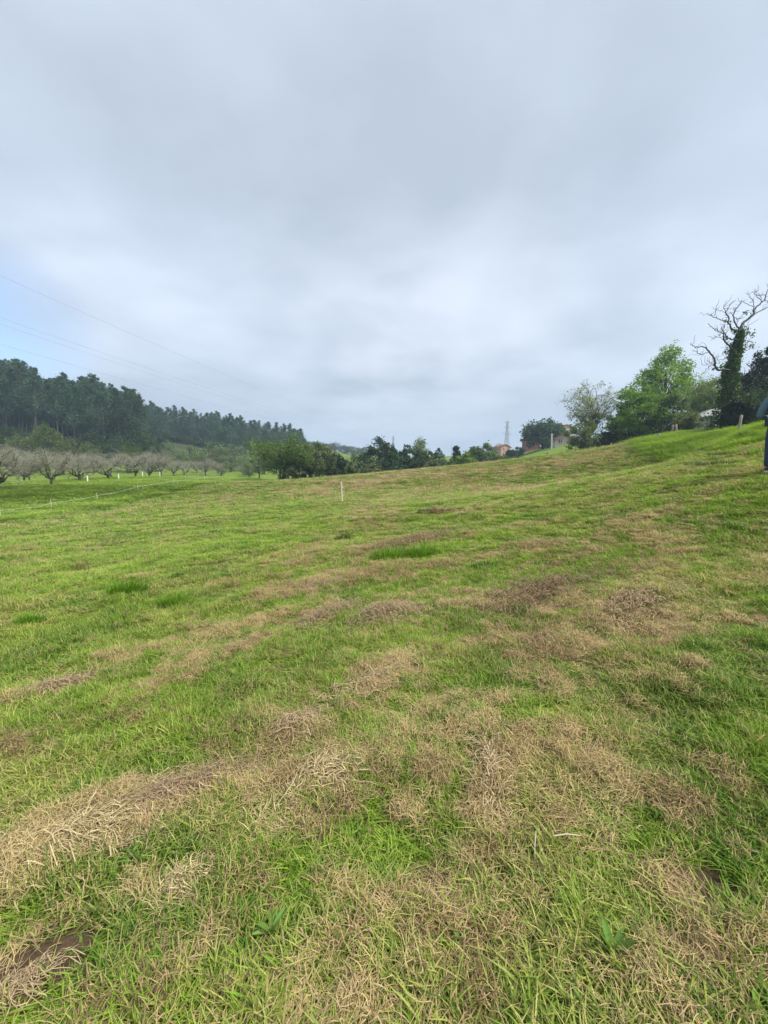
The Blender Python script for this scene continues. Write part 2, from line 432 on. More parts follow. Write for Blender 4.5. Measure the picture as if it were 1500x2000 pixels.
m_bark = plain('bark_brown', (.035, .028, .02), (.085, .07, .05), 5)
m_bark_pale = plain('bark_pale_grey', (.13, .12, .10), (.24, .22, .19), 3)
m_twig = plain('twig_grey', (.19, .185, .13), (.33, .325, .24), 3, bump=0)
m_deadwood = plain('dead_wood', (.022, .02, .02), (.055, .048, .045), 4)

def curve_to(rng, a, b, wob, n=5, lift=.0):
    a = np.array(a, float); b = np.array(b, float); L = np.linalg.norm(b - a)
    t = np.linspace(0, 1, n)[:, None]
    P = a + (b - a) * t
    P[:, 2] += (np.sin(t[:, 0] * math.pi) * lift * L)
    P[1:-1] += rng.normal(size=(n - 2, 3)) * wob * L
    return P

def crown_tree(seed, Hh, Wd, base, mat_leaf, mat_bark, nclump=40, per=120, leaf=.2, clump=.16, trunk_r=.25, shape='round',
               fill=.35, lean=0, ivy=None, open_=1.0, skirt=False):
    """returns (trunk mesh, crown mesh); Hh height, Wd crown width, base = height where crown starts"""
    rng = np.random.default_rng(seed)
    cz = (Hh + base) / 2; rz = (Hh - base) / 2; rx = Wd / 2
    cl = []
    while len(cl) < nclump:
        v = rng.normal(size=3); v /= np.linalg.norm(v)
        r = (fill + (1 - fill) * rng.random() ** .5)
        p = v * r
        z = p[2]
        if shape == 'flame': w = (1 - .55 * max(z, 0) ** 1.2) * (1 - .15 * max(-z, 0))
        elif shape == 'cone': w = .12 + .95 * (1 - (z + 1) / 2)
        elif shape == 'umbrella': w = 1.0 if z > 0 else .75
        else: w = 1.0 - .08 * z
        k = rng.uniform(.82, 1.1)
        cl.append((p[0] * w * rx * k * .97 + lean * (z + 1) * rz, p[1] * w * rx * k * .97, cz + z * rz * .95 * rng.uniform(.93, 1.04)))
    cl = np.array(cl)
    T = Tubes()
    top = np.array([lean * rz * 1.2, 0, base + rz * 1.35])
    tp = curve_to(rng, (0, 0, -.4), top, .018, 9)
    tr = trunk_r * np.linspace(1.0, .22, 9); tr[0] = trunk_r * 1.5; tr[1] *= 1.05
    T.add(tp, tr, 8)
    for c in cl[:: max(1, len(cl) // 34)]:
        zz = np.clip(base * .75 + (c[2] - base) * rng.uniform(.2, .55), base * .45, top[2] * .92)
        i = np.interp(zz, tp[:, 2], np.arange(9)); i0 = int(min(i, 7)); st = tp[i0] + (tp[i0 + 1] - tp[i0]) * (i - i0)
        P = curve_to(rng, st, c, .05, 6, .06)
        T.add(P, np.linspace(.34, .06, 6) * trunk_r, 4)
    V = []; Rn = []
    for c in cl:
        m = int(per * rng.uniform(.5, 1.3) * open_)
        s = clump * Wd * rng.uniform(.7, 1.25)
        q = rng.normal(size=(m, 3)); q /= np.linalg.norm(q, axis=1)[:, None]
        q *= (rng.random(m) ** .42)[:, None] * s * np.array([1, 1, .7])
        # sub-tufts break the edge of each clump
        sub = rng.integers(0, max(3, m // 9), m); offs = rng.normal(size=(max(3, m // 9), 3)) * s * .34
        q = q * .62 + offs[sub]
        V.append(c + q); Rn.append(np.clip(rng.normal(.45 + .25 * rng.normal(), .25, m), 0, 1))
    V = np.concatenate(V); Rn = np.concatenate(Rn)
    keep = V[:, 2] > (0.05 if skirt else base * .55); V = V[keep]; Rn = Rn[keep]
    if ivy:
        m, r_, h_ = ivy
        z = rng.random(m) * h_; a = rng.random(m) * 2 * math.pi
        ii = np.interp(z, tp[:, 2], np.arange(9)); i0 = ii.astype(int).clip(0, 7)
        cpt = tp[i0] + (tp[i0 + 1] - tp[i0]) * (ii - i0)[:, None]
        rr = r_ * (.5 + .5 * rng.random(m)) * (1.1 - .5 * z / h_)
        iv = cpt + np.stack([np.cos(a) * rr, np.sin(a) * rr, rng.normal(size=m) * .1], 1)
        V = np.concatenate([V, iv]); Rn = np.concatenate([Rn, rng.random(m) * .15])
    q, f, r = cards(rng, V, leaf, rnd=Rn)
    return T.mesh('trunk', mat_bark), quads_mesh('crown', q, f, mat_leaf, r)

def place(px, top_py, d, dz=-.05):
    """base position on the terrain and height up to the photo row top_py"""
    p = at(px, top_py, d); z = hz(p[0], p[1])
    return (p[0], p[1], z + dz), p[2] - z
def wpx(w, d): return w / F * d

# ------------------------------------------------------------------ leaf materials
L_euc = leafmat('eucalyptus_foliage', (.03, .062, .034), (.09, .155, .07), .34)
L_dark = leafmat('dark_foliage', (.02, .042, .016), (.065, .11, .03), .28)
L_mid = leafmat('mid_green_foliage', (.045, .082, .016), (.14, .195, .032), .36)
L_olive = leafmat('olive_foliage', (.07, .095, .03), (.17, .205, .06), .34)
L_bright = leafmat('bright_green_foliage', (.065, .135, .012), (.21, .34, .03), .42)
L_walnut = leafmat('walnut_foliage', (.075, .14, .012), (.25, .37, .03), .45)
L_soft = leafmat('soft_grey_green_foliage', (.08, .12, .05), (.20, .26, .11), .36)
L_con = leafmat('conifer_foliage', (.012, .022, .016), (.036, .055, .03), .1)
L_ivy = leafmat('ivy_leaves', (.022, .055, .01), (.10, .19, .025), .28)
L_blossom = leafmat('pale_blossom', (.10, .17, .03), (.42, .48, .26), .35)
L_farhill = leafmat('far_wood_foliage', (.045, .07, .035), (.11, .15, .065), .3)

# ------------------------------------------------------------------ GROUND
ang_f = np.radians(np.arange(-66, 66.01, .4))
ang_b = np.radians(np.arange(70, 291, 5.0))
ANG = np.concatenate([ang_f, ang_b])          # clockwise from +Y
RAD = np.geomspace(.25, 1500, 540)
aa, rr = np.meshgrid(ANG, RAD)
gx = rr * np.sin(aa); gy = rr * np.cos(aa)
gz = H(gx, gy)
dr, lu_, so_ = masks(gx, gy)
gz = gz + .035 * dr * sm(40, 10, rr) - .02 * so_
na, nr = len(ANG), len(RAD)
V = np.stack([gx, gy, gz], -1).reshape(-1, 3)
V = np.concatenate([V, [[0, 0, hz(0, 0)]]])
i = np.arange(nr - 1)[:, None] * na; j = np.arange(na)[None]; j2 = (j + 1) % na
q = np.stack([i + j, i + na + j, i + na + j2, i + j2], -1).reshape(-1, 4)[:, ::-1]
me = bpy.data.meshes.new('field')
c0 = len(V) - 1
tri = np.stack([np.full(na, c0), np.arange(na), (np.arange(na) + 1) % na], 1)[:, ::-1]
me.vertices.add(len(V)); me.vertices.foreach_set('co', V.astype(np.float32).ravel())
me.loops.add(q.size + tri.size); me.loops.foreach_set('vertex_index', np.concatenate([q.ravel(), tri.ravel()]).astype(np.int32))
me.polygons.add(len(q) + len(tri))
me.polygons.foreach_set('loop_start', np.concatenate([np.arange(len(q)) * 4, q.size + np.arange(len(tri)) * 3]).astype(np.int32))
me.polygons.foreach_set('loop_total', np.concatenate([np.full(len(q), 4), np.full(len(tri), 3)]).astype(np.int32))
me.polygons.foreach_set('use_smooth', np.ones(len(q) + len(tri), bool))
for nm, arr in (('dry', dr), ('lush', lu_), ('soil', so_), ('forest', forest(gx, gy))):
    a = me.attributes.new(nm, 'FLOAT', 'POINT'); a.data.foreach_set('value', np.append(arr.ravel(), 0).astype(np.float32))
me.update(calc_edges=True); me.validate(); me.materials.append(m_ground)
gnd = link('ground', me)
tag(gnd, 'sloping mown pasture with windrows of dry cut grass, rising to the right', kind='structure')
# make sure the sheet faces up
if me.polygons[5000].normal.z < 0: me.flip_normals()

# ------------------------------------------------------------------ GRASS (uncountable: stuff, geometry-node instances)
kinds = bpy.data.collections.new('grass_kinds')
def blade_tuft(name, seed, nb, rad, hmin, hmax, wid, lean, material, flat=False):
    rng = np.random.default_rng(seed)
    V = []; Fc = []; R = []; n = 0
    for i in range(nb):
        a = rng.random() * 6.283; r = rad * math.sqrt(rng.random())
        p = np.array([math.cos(a) * r, math.sin(a) * r, 0])
        h = rng.uniform(hmin, hmax); w = wid * rng.uniform(.6, 1.3)
        d = rng.random() * 6.283; dv = np.array([math.cos(d), math.sin(d), 0]); sv = np.array([-dv[1], dv[0], 0])
        if flat:
            ln = h; segs = 4; k = rng.normal() * (.5 if rng.random() < .6 else 1.7); w = w * (2.0 if rng.random() < .12 else 1); z0 = rng.uniform(.0, .035); z1 = rng.uniform(0, .05)
            pts = []; q = p.copy(); ang = d
            for s in range(segs + 1):
                t = s / segs
                pts.append(np.array([q[0], q[1], z0 + (z1 - z0) * t + .02 * math.sin(t * 3.14) * rng.uniform(.2, 1.6)]))
                q = q + np.array([math.cos(ang), math.sin(ang), 0]) * ln / segs; ang += k / segs
            ww = [w, w, w * .9, w * .8, w * .4]
        else:
            segs = 3; L = lean * rng.uniform(.2, 1.6); pts = []
            for s in range(segs + 1):
                t = s / segs
                pts.append(p + dv * (L * h * t ** 1.8) + np.array([0, 0, h * (t - .32 * min(L, 1.4) * t * t) - .01]))
            ww = [w * .8, w, w * .75, w * .1]
        rnd = rng.random(); tw = rng.uniform(-.6, .6)
        for s in range(segs + 1):
            s2 = sv * math.cos(tw) + np.array([0, 0, 1]) * math.sin(tw) * (1 if flat else .3)
            V += [pts[s] - s2 * ww[s] / 2, pts[s] + s2 * ww[s] / 2]
        for s in range(segs):
            Fc.append((n + 2 * s, n + 2 * s + 1, n + 2 * s + 3, n + 2 * s + 2)); R.append(rnd)
        n += 2 * (segs + 1)
    me = quads_mesh(name, V, Fc, material, R, smooth=True)
    o = bpy.data.objects.new(name, me); kinds.objects.link(o)
# names sort alphabetically inside Collection Info: a.. order = kind index
K = 0
for i in range(5): blade_tuft(f'grass_tuft_{K:02d}', 100 + i, 17, .042, .03, .105, .0050, .8, m_blade); K += 1          # 0-4 short green
for i in range(3): blade_tuft(f'grass_tuft_{K:02d}', 120 + i, 26, .06, .12, .30, .0065, .55, m_blade); K += 1            # 5-7 tall lush
for i in range(4): blade_tuft(f'grass_tuft_{K:02d}', 140 + i, 20, .05, .03, .105, .0024, .5, m_hay, flat=True); K += 1     # 8-11 cut straw mats
for i in range(2): blade_tuft(f'grass_tuft_{K:02d}', 160 + i, 18, .045, .03, .08, .0026, .9, m_hay); K += 1               # 12-13 stubble
for i in range(2): blade_tuft(f'grass_tuft_{K:02d}', 180 + i, 7, .03, .02, .045, .017, 1.1, m_blade); K += 1             # 14-15 small broad weeds

for i in range(2): blade_tuft(f'grass_tuft_{K:02d}', 190 + i, 9, .04, .04, .11, .0085, .8, m_blade); K += 1             # 16-17 coarse blades
for i in range(2): blade_tuft(f'grass_tuft_{K:02d}', 195 + i, 4, .05, .08, .17, .0022, .35, m_hay); K += 1                # 18-19 thin dry stems
def gn_instancer(name, coll):
    g = bpy.data.node_groups.new(name, 'GeometryNodeTree')
    g.interface.new_socket('Geometry', in_out='INPUT', socket_type='NodeSocketGeometry')
    g.interface.new_socket('Geometry', in_out='OUTPUT', socket_type='NodeSocketGeometry')
    N = g.nodes; Lk = g.links
    gi = N.new('NodeGroupInput'); go = N.new('NodeGroupOutput')
    ip = N.new('GeometryNodeInstanceOnPoints'); ci = N.new('GeometryNodeCollectionInfo')
    ci.inputs['Collection'].default_value = coll; ci.inputs['Separate Children'].default_value = True; ci.inputs['Reset Children'].default_value = True
    def na_(nm, t):
        a = N.new('GeometryNodeInputNamedAttribute'); a.data_type = t; a.inputs['Name'].default_value = nm; return a.outputs['Attribute']
    ip.inputs['Pick Instance'].default_value = True
    Lk.new(gi.outputs[0], ip.inputs['Points']); Lk.new(ci.outputs[0], ip.inputs['Instance'])
    Lk.new(na_('kind', 'INT'), ip.inputs['Instance Index']); Lk.new(na_('rot', 'FLOAT_VECTOR'), ip.inputs['Rotation']); Lk.new(na_('scl', 'FLOAT_VECTOR'), ip.inputs['Scale'])
    Lk.new(ip.outputs[0], go.inputs[0])
    return g
GN = gn_instancer('scatter_grass', kinds)
def scatter(name, P, kind, rot, scl, tint, val, label):
    me = bpy.data.meshes.new(name); n_ = len(P)
    me.vertices.add(n_); me.vertices.foreach_set('co', P.astype(np.float32).ravel())
    for nm, t, arr in (('kind', 'INT', kind.astype(np.int32)), ('tint', 'FLOAT', tint.astype(np.float32)), ('val', 'FLOAT', val.astype(np.float32))):
        a = me.attributes.new(nm, t, 'POINT'); a.data.foreach_set('value', arr)
    for nm, arr in (('rot', rot), ('scl', scl)):
        a = me.attributes.new(nm, 'FLOAT_VECTOR', 'POINT'); a.data.foreach_set('vector', arr.astype(np.float32).ravel())
    o = link(name, me); md = o.modifiers.new('scatter', 'NODES'); md.node_group = GN
    tag(o, label, kind='stuff')
    return o
rng = np.random.default_rng(7)
rs = np.linspace(.55, 75, 6000)
DMAX = 1500.; CF = 21000.
pdf = np.minimum(DMAX * rs, CF / rs * (1 + rs / 25)); cdf = np.cumsum(pdf) * (rs[1] - rs[0]) * 1.85
NT = int(min(cdf[-1], 230000)); cdf /= cdf[-1]
r = np.interp(rng.random(NT), cdf, rs); a = rng.uniform(-.925, .925, NT)
x = r * np.sin(a) + rng.normal(size=NT) * .5 * np.minimum(1, r / 4); y = r * np.cos(a)
# widen the wedge near the camera so a step to the side still finds grass
side = rng.random(NT) < .1; x = np.where(side, x + rng.uniform(-1.5, 1.5, NT), x)
d_, l_, s_ = masks(x, y); z = H(x, y) + .035 * d_ * sm(40, 10, r) - .02 * s_
clump = fbm(x, y, .22, 2, 133)
isdry = rng.random(NT) < (np.clip(d_ * 1.0, 0, .80) + .02 * (1 - l_))
keep = (rng.random(NT) > s_ * .93) & (isdry | (rng.random(NT) < .22 + 1.25 * clump))
kind = rng.integers(0, 5, NT)
kind = np.where(l_ > .45, rng.integers(5, 8, NT), kind)
kind = np.where((l_ < .45) & (rng.random(NT) < .05), rng.integers(14, 16, NT), kind)
kind = np.where((l_ < .45) & (rng.random(NT) < .10), rng.integers(16, 18, NT), kind)
kd = np.where(rng.random(NT) < .07, rng.integers(18, 20, NT), rng.integers(12, 14, NT))
kd = np.where(rng.random(NT) < .72, rng.integers(8, 12, NT), kd)
kind = np.where(isdry, kd, kind)
grow = np.clip(r / 5.5, 1, 9)
hs = (.15 + 1.15 * clump) * rng.uniform(.7, 1.3, NT) * np.clip(1 + r / 60, 1, 1.6)
tall = (kind >= 5) & (kind < 8)
hs = np.where(tall, hs * (.35 + .38 * sm(.5, 1, l_)), hs)
hs = np.where(kind >= 8, hs * np.clip(r / 12, 1, 2.2), hs)
scl = np.stack([grow, grow, hs], 1)
rot = np.stack([rng.normal(size=NT) * .12 / grow, rng.normal(size=NT) * .12 / grow, rng.random(NT) * 6.283], 1)
hayv = np.clip(.30 + 2.2 * (.5 * fbm(x, y, .16, 2, 161) + .5 * fbm(x, y, .9, 2, 163) - .5) + rng.normal(size=NT) * .12, 0, .85)
tint = np.clip(.0 + .9 * (fbm(x, y, .7, 4, 141) - .42) + .55 * (fbm((x * .788 + y * .616) / 5, (-x * .616 + y * .788), .55, 3, 145) - .42) + .42 * d_ + rng.normal(size=NT) * .10 + .12 * (fbm(x, y, 6, 2, 143) - .4), 0, 1) * (1 - .75 * l_) + l_ * .8 * np.clip(fbm(x, y, .9, 3, 171) - .50, 0, 1)
val = np.clip(.16 + .25 * sm(3, 10, r) + rng.normal(size=NT) * .18 + 1.3 * (fbm(x, y, .5, 3, 151) - .40) + l_ * (.25 + 1.9 * (fbm(x, y, 1.4, 4, 153) - .5)), 0, 1)
val = np.where(isdry, hayv, val); tint = np.where(isdry, hayv * .8, tint)
k = keep
scatter('grass', np.stack([x, y, z], 1)[k], kind[k], rot[k], scl[k], tint[k], val[k], 'short green grass and strewn dry cuttings of the mown field')

# ------------------------------------------------------------------ HAZE (air between the camera and the hills)
hm = bpy.data.materials.new('haze_air'); hm.use_nodes = True
hn = hm.node_tree; hn.nodes.clear()
ho = hn.nodes.new('ShaderNodeOutputMaterial'); hv = hn.nodes.new('ShaderNodeVolumePrincipled')
hv.inputs['Color'].default_value = (.60, .80, 1, 1); hv.inputs['Density'].default_value = .0008; hv.inputs['Anisotropy'].default_value = 0.2
hn.links.new(hv.outputs[0], ho.inputs['Volume'])
HAZE_ON = True
if HAZE_ON:
    zmin = float(V[:, 2].min()) - 1; zmax = max(float(V[:, 2].max()) + 60, 130)
    hb = Geo().box((0, 0, (zmin + zmax) / 2), (3060, 3060, zmax - zmin))
    tag(link('haze', hb.mesh('haze', hm)), 'thin pale air over the valley', kind='stuff')

# ------------------------------------------------------------------ EUCALYPTUS WOODS on the left hillside
def euc_mesh(seed, Hh=28.0, low=.42, cards_n=2800, wid=8.5, leaf=.62):
    rng = np.random.default_rng(seed); T = Tubes()
    n = 9; t = np.linspace(0, 1, n)
    P = np.stack([np.cumsum(rng.normal(size=n)) * .22, np.cumsum(rng.normal(size=n)) * .22, t * Hh * .95 - .5], 1); P[0, :2] = 0
    R = .27 * (1 - t * .85); T.add(P, R, 6)
    V = []; Rn = []
    nc = 26
    for i in range(nc):
        f = low + (1 - low) * (i + rng.random()) / nc
        c0 = np.array([np.interp(f * Hh, P[:, 2], P[:, k]) for k in range(3)]); c0[2] = f * Hh
        g = (f - low) / (1 - low)
        w = wid / 2 * (.45 + .75 * math.sin(math.pi * min(1, g * .8 + .25))) * (1.05 - .55 * g)
        a = rng.random() * 6.283; L = w * rng.uniform(.25, 1.0)
        c = c0 + np.array([math.cos(a) * L, math.sin(a) * L, L * .55 + .3])
        if i % 1 == 0: T.add(curve_to(rng, c0 - [0, 0, L * .7], c, .05, 4), np.linspace(.085, .03, 4), 4)
        m = int(cards_n / nc * rng.uniform(.5, 1.5)); s = w * rng.uniform(.30, .55) + .25
        q = rng.normal(size=(m, 3)) * s * np.array([.55, .55, .60]); V.append(c + q)
        Rn.append(np.clip(rng.normal(.4 + .2 * rng.normal(), .25, m), 0, 1))
    V = np.concatenate(V); Rn = np.concatenate(Rn)
    q, f, r = cards(rng, V, leaf, up=.1, asp=.42, rnd=Rn)
    return T.mesh('trunk', m_bark_euc), quads_mesh('crown', q, f, L_euc, r)
m_bark_euc = plain('eucalyptus_bark', (.06, .055, .045), (.14, .13, .11), 2)
EUC = [euc_mesh(200 + i, low=(.30, .44, .36, .50, .26)[i]) for i in range(5)]
rE = random.Random(5)
skyA = [(-60, 690), (0, 706), (20, 708), (45, 703), (65, 722), (80, 738), (110, 733), (125, 728), (150, 750), (165, 730), (185, 738), (200, 750), (225, 756), (250, 758), (264, 760), (278, 800)]
skyB = [(270, 790), (300, 788), (340, 795), (380, 802), (420, 806), (460, 812), (500, 822), (540, 828), (570, 832), (590, 840), (603, 862)]
def tree_thing(name, meshes, loc, h, H0, sxy, rz, label, cat, group=None):
    e = empty(name, loc, rz, (sxy, sxy, h / H0))
    tag(e, label, cat, group)
    for nm, me in zip(('trunk', 'crown'), meshes):
        if me: link(nm, me, e)
    return e
def interp(tab, px): return float(np.interp(px, [t[0] for t in tab], [t[1] for t in tab]))
def wood(n, tab, x0, x1, d0, d1, lab, grp, drop):
    for i in range(n):
        px = x0 + (x1 - x0) * (i + rE.random() * .9) / n
        d = d0 + (d1 - d0) * rE.random()
        top = interp(tab, px) + rE.uniform(0, 1) ** 2 * drop + (3 if i % 3 else -2)
        loc, h = place(px, top, d)
        if h < 9: continue
        me = EUC[rE.randrange(5)]
        tree_thing('eucalyptus_tree', me, loc, h, 28.0, min(1.25, h / 28 * rE.uniform(.8, 1.15) + .15), rE.random() * 6.28, lab, 'tree', grp)
LA = 'tall slender eucalyptus with bare pale trunk in the higher wood at the left'
LB = 'tall dark eucalyptus in the lower wood stretching behind the orchard'
wood(62, skyA, -70, 276, 128, 160, LA, 'eucalyptus trees of the higher left wood', 26)
wood(34, skyA, -70, 272, 118, 134, LA, 'eucalyptus trees of the higher left wood', 80)
wood(72, skyB, 268, 604, 200, 250, LB, 'eucalyptus trees of the lower middle wood', 22)
wood(44, skyB, 268, 598, 180, 205, LB, 'eucalyptus trees of the lower middle wood', 48)

# shrubs and low trees at the foot of the woods
def generic(seed, Hh, Wd, base, ml, n=34, per=80, leaf=.3, **k):
    return crown_tree(seed, Hh, Wd, base, ml, m_bark, n, per, leaf, **k)
SH_dark = [generic(300 + i, 8, 9, .6, L_dark, leaf=.42, skirt=True, clump=.17) for i in range(3)]
SH_mid = [generic(310 + i, 8, 9, .8, L_mid, leaf=.42, skirt=True, clump=.17) for i in range(2)]
SH_soft = [generic(320 + i, 8, 9, .7, L_soft, leaf=.40, skirt=True, clump=.17) for i in range(3)]
SH_olive = [generic(330 + i, 8, 9, .7, L_olive, leaf=.40, skirt=True, clump=.17) for i in range(2)]
def shrub(px, top, d, wp, fam, label, group=None, name='round_shrub', cat='shrub', i=[0]):
    loc, h = place(px, top, d); i[0] += 1
    me = fam[i[0] % len(fam)]
    tree_thing(name, me, loc, max(h, 1.2), 8.0, wpx(wp, d) / 9.0, i[0] * 2.1, label, cat, group)
gd = 'dark undergrowth at the foot of the eucalyptus woods'
for px, top, d, wp in ((-20, 828, 112, 70), (20, 832, 114, 60), (60, 838, 112, 60), (130, 850, 116, 60), (165, 845, 114, 60), (200, 840, 116, 70), (235, 835, 118, 64),
                       (268, 838, 120, 60), (225, 868, 104, 40), (255, 862, 108, 46), (282, 850, 122, 56), (310, 842, 150, 60), (345, 850, 165, 66), (305, 868, 112, 44),
                       (-40, 800, 138, 60), (-5, 796, 140, 60), (30, 800, 140, 60), (62, 802, 142, 60), (95, 806, 140, 60), (128, 806, 142, 60), (160, 808, 140, 60), (192, 812, 142, 60), (222, 816, 140, 60), (250, 822, 142, 50),
                       (-30, 846, 104, 60), (5, 850, 104, 60), (75, 852, 103, 50), (110, 862, 102, 60), (150, 868, 102, 50), (190, 862, 104, 60), (228, 856, 110, 60), (275, 856, 118, 60),
                       (275, 806, 218, 60), (305, 808, 220, 60), (335, 812, 220, 60), (365, 818, 222, 60), (395, 822, 222, 60), (425, 828, 224, 60), (455, 834, 225, 60), (485, 840, 226, 50), (515, 846, 228, 50), (545, 852, 228, 50), (572, 858, 228, 40),
                       (290, 838, 200, 56), (325, 842, 200, 56), (360, 844, 205, 56), (395, 848, 205, 56), (430, 850, 205, 56), (465, 854, 205, 56), (500, 858, 208, 56), (535, 860, 210, 56), (570, 864, 212, 50), (600, 872, 212, 30),
                       (385, 852, 175, 60), (420, 858, 175, 60), (470, 862, 180, 60), (520, 868, 185, 60), (565, 872, 190, 50)):
    shrub(px, top, d, wp, SH_dark, 'dark green undergrowth tree crowded at the foot of the eucalyptus wood', gd, 'undergrowth_tree', 'tree')
shrub(90, 827, 96, 56, SH_mid[:1], 'bright green rounded tree standing out before the dark wood at left', name='round_tree', cat='tree')
shrub(40, 846, 98, 50, SH_olive, 'grey-green olive coloured bush left of the bright round tree')
shrub(130, 858, 92, 44, SH_olive, 'olive bush just right of the bright green rounded tree')
shrub(172, 862, 92, 44, SH_olive, 'yellowish green bush behind the middle orchard trees')
shrub(252, 868, 92, 46, SH_mid[1:], 'fresh green round bush behind the orchard, right of centre of the dark wood')
go = 'rounded soft green trees behind the far orchard'
for px, top, d, wp in ((300, 875, 110, 40), (350, 882, 120, 46), (385, 885, 120, 40), (440, 880, 120, 44), (330, 862, 130, 40), (455, 866, 150, 50), (500, 872, 150, 56), (470, 888, 118, 40),
                       (315, 884, 112, 44), (370, 872, 130, 50), (400, 884, 120, 40), (425, 884, 116, 40), (450, 894, 112, 40), (492, 884, 120, 44), (515, 888, 118, 44), (535, 878, 135, 44), (485, 900, 100, 36), (285, 884, 108, 40), (590, 880, 130, 50), (640, 876, 130, 44), (668, 888, 120, 40), (690, 884, 140, 44), (715, 888, 130, 40)):
    shrub(px, top, d, wp, SH_soft, 'soft grey-green rounded tree in the belt behind the far orchard', go, 'rounded_tree', 'tree')
shrub(412, 861, 122, 58, SH_soft[:1], 'largest pale rounded tree of the belt behind the far orchard', name='rounded_tree', cat='tree')
# far wooded hills in the gap
FH = [generic(340 + i, 14, 16, 1, L_farhill, n=30, per=60, leaf=.9, skirt=True, clump=.18) for i in range(3)]
for px, top, d, wp in ((606, 868, 330, 34), (622, 866, 330, 30), (640, 866, 345, 28), (655, 862, 350, 26), (668, 868, 350, 26), (684, 872, 360, 30), (700, 874, 370, 30), (716, 872, 380, 30), (645, 880, 300, 34), (675, 884, 300, 34), (700, 888, 300, 34), (625, 884, 290, 34), (735, 880, 330, 30), (760, 880, 330, 30)):
    loc, h = place(px, top, d)
    tree_thing('distant_tree', FH[px % 3], loc, max(h, 6), 14.0, wpx(wp, d) / 16, px, 'bluish distant tree on the hill seen through the gap in the middle', 'tree', 'distant trees on the hill in the gap')

# ------------------------------------------------------------------ ORCHARD of bare grey fruit trees
def bare_tree(seed, Hh, Wd, th, limbs=7, sec=11, tw=11, tr=.16, droop=.3, mt=None, twr=.012, rnd_crown=False):
    rng = np.random.default_rng(seed); T = Tubes(); G = Tubes()
    T.add(curve_to(rng, (0, 0, -.3), (0, 0, th), .03, 4), [tr * 1.35, tr * 1.05, tr, tr * .95], 7)
    for i in range(limbs):
        a = 6.283 * (i + rng.uniform(-.3, .3)) / limbs
        L = Wd / 2 * rng.uniform(.6, 1.0); z1 = Hh * (.93 - .75 * (L / Wd) ** 1.5 * 1.3) * rng.uniform(.85, 1)
        e_ = np.array([math.cos(a) * L, math.sin(a) * L, z1])
        if rnd_crown:
            el = rng.uniform(.15, 1.45); L = Wd / 2 * math.cos(el) * rng.uniform(.7, .9); zc_ = Hh * .5
            e_ = np.array([math.cos(a * 2.4) * L, math.sin(a * 2.4) * L, zc_ + Hh * .44 * math.sin(el) * rng.uniform(.85, 1)]); a = a * 2.4
        P = curve_to(rng, (0, 0, th * .92), e_, .06, 8, .10 if rng.random() < .5 else -.06)
        T.add(P, np.linspace(tr * .62, tr * .10, 8), 5)
        for j in range(sec):
            f = rng.uniform(.25, 1) * 7; k = int(min(f, 6)); s0 = P[k] + (P[k + 1] - P[k]) * (f - k)
            dirv = rng.normal(size=3) * .7 + np.array([math.cos(a), math.sin(a), .9]) * .6; dirv /= np.linalg.norm(dirv)
            l2 = Wd * rng.uniform(.12, .26)
            e2 = s0 + dirv * l2; e2[2] = min(e2[2], Hh * rng.uniform(.9, 1.02))
            Q = curve_to(rng, s0, e2, .07, 5, .1); T.add(Q, np.linspace(tr * .2, .012, 5), 4)
            for m in range(tw):
                f2 = rng.uniform(.1, 1) * 4; k2 = int(min(f2, 3)); s1 = Q[k2] + (Q[k2 + 1] - Q[k2]) * (f2 - k2)
                d2 = rng.normal(size=3); d2[2] = abs(d2[2]) * .8 - droop * rng.random(); d2 /= np.linalg.norm(d2)
                l3 = Wd * rng.uniform(.05, .15); e3 = s1 + d2 * l3; e3[2] = np.clip(e3[2], th * .9, Hh * (1.05 if rnd_crown else 1.04 - .45 * min(1.2, np.hypot(e3[0], e3[1]) / (Wd / 2)) ** 2))
                R3 = curve_to(rng, s1, e3, .08, 4, .08); G.add(R3, np.linspace(twr, twr * .45, 4), 3)
                for _ in range(2):
                    k3 = rng.integers(1, 4); d3 = rng.normal(size=3) * .6 + (e3 - s1) / l3; d3 /= np.linalg.norm(d3)
                    G.add(np.array([R3[k3], R3[k3] + d3 * l3 * .3 + rng.normal(size=3) * .02, R3[k3] + d3 * l3 * .62]), [twr * .7, twr * .6, twr * .4], 3)
    return T.mesh('trunk', mt or m_bark), G.mesh('twigs', m_twig)
def airy_tree(seed, Hh, Wd, th, ml, nleaf, leaf, limbs=8, sec=12, tw=9, tr=.24, mt=None, low=0.0):
    tm, gm = bare_tree(seed, Hh, Wd, th, limbs, sec, tw, tr, .1, mt, .013, True)
    co = np.empty(len(gm.vertices) * 3, np.float32); gm.vertices.foreach_get('co', co); co = co.reshape(-1, 3)
    rng = np.random.default_rng(seed + 9); base = co[rng.integers(0, len(co), nleaf // 6)]
    P = np.repeat(base, 6, 0) + rng.normal(size=(len(base) * 6, 3)) * leaf * .9
    q, f, r = cards(rng, P, leaf)
    return tm, gm, quads_mesh('crown', q, f, ml, r)
def unique_airy(name, px, top, d, wp, label, ml, seed, th, nleaf, leaf, **k):
    loc, h = place(px, top, d); a = airy_tree(seed, h * .97, wpx(wp, d), h * th, ml, nleaf, leaf, **k)
    e = empty(name, loc); tag(e, label, 'tree')
    for nm, me in zip(('trunk', 'twigs', 'crown'), a): link(nm, me, e)
    return e
OR = [bare_tree(400 + i, 4.4, 6.4, (.75, .6, .9)[i]) for i in range(3)]
m_guard = plain('white_tree_guard', (.62, .62, .60), (.78, .78, .76), 5, .6, 0)
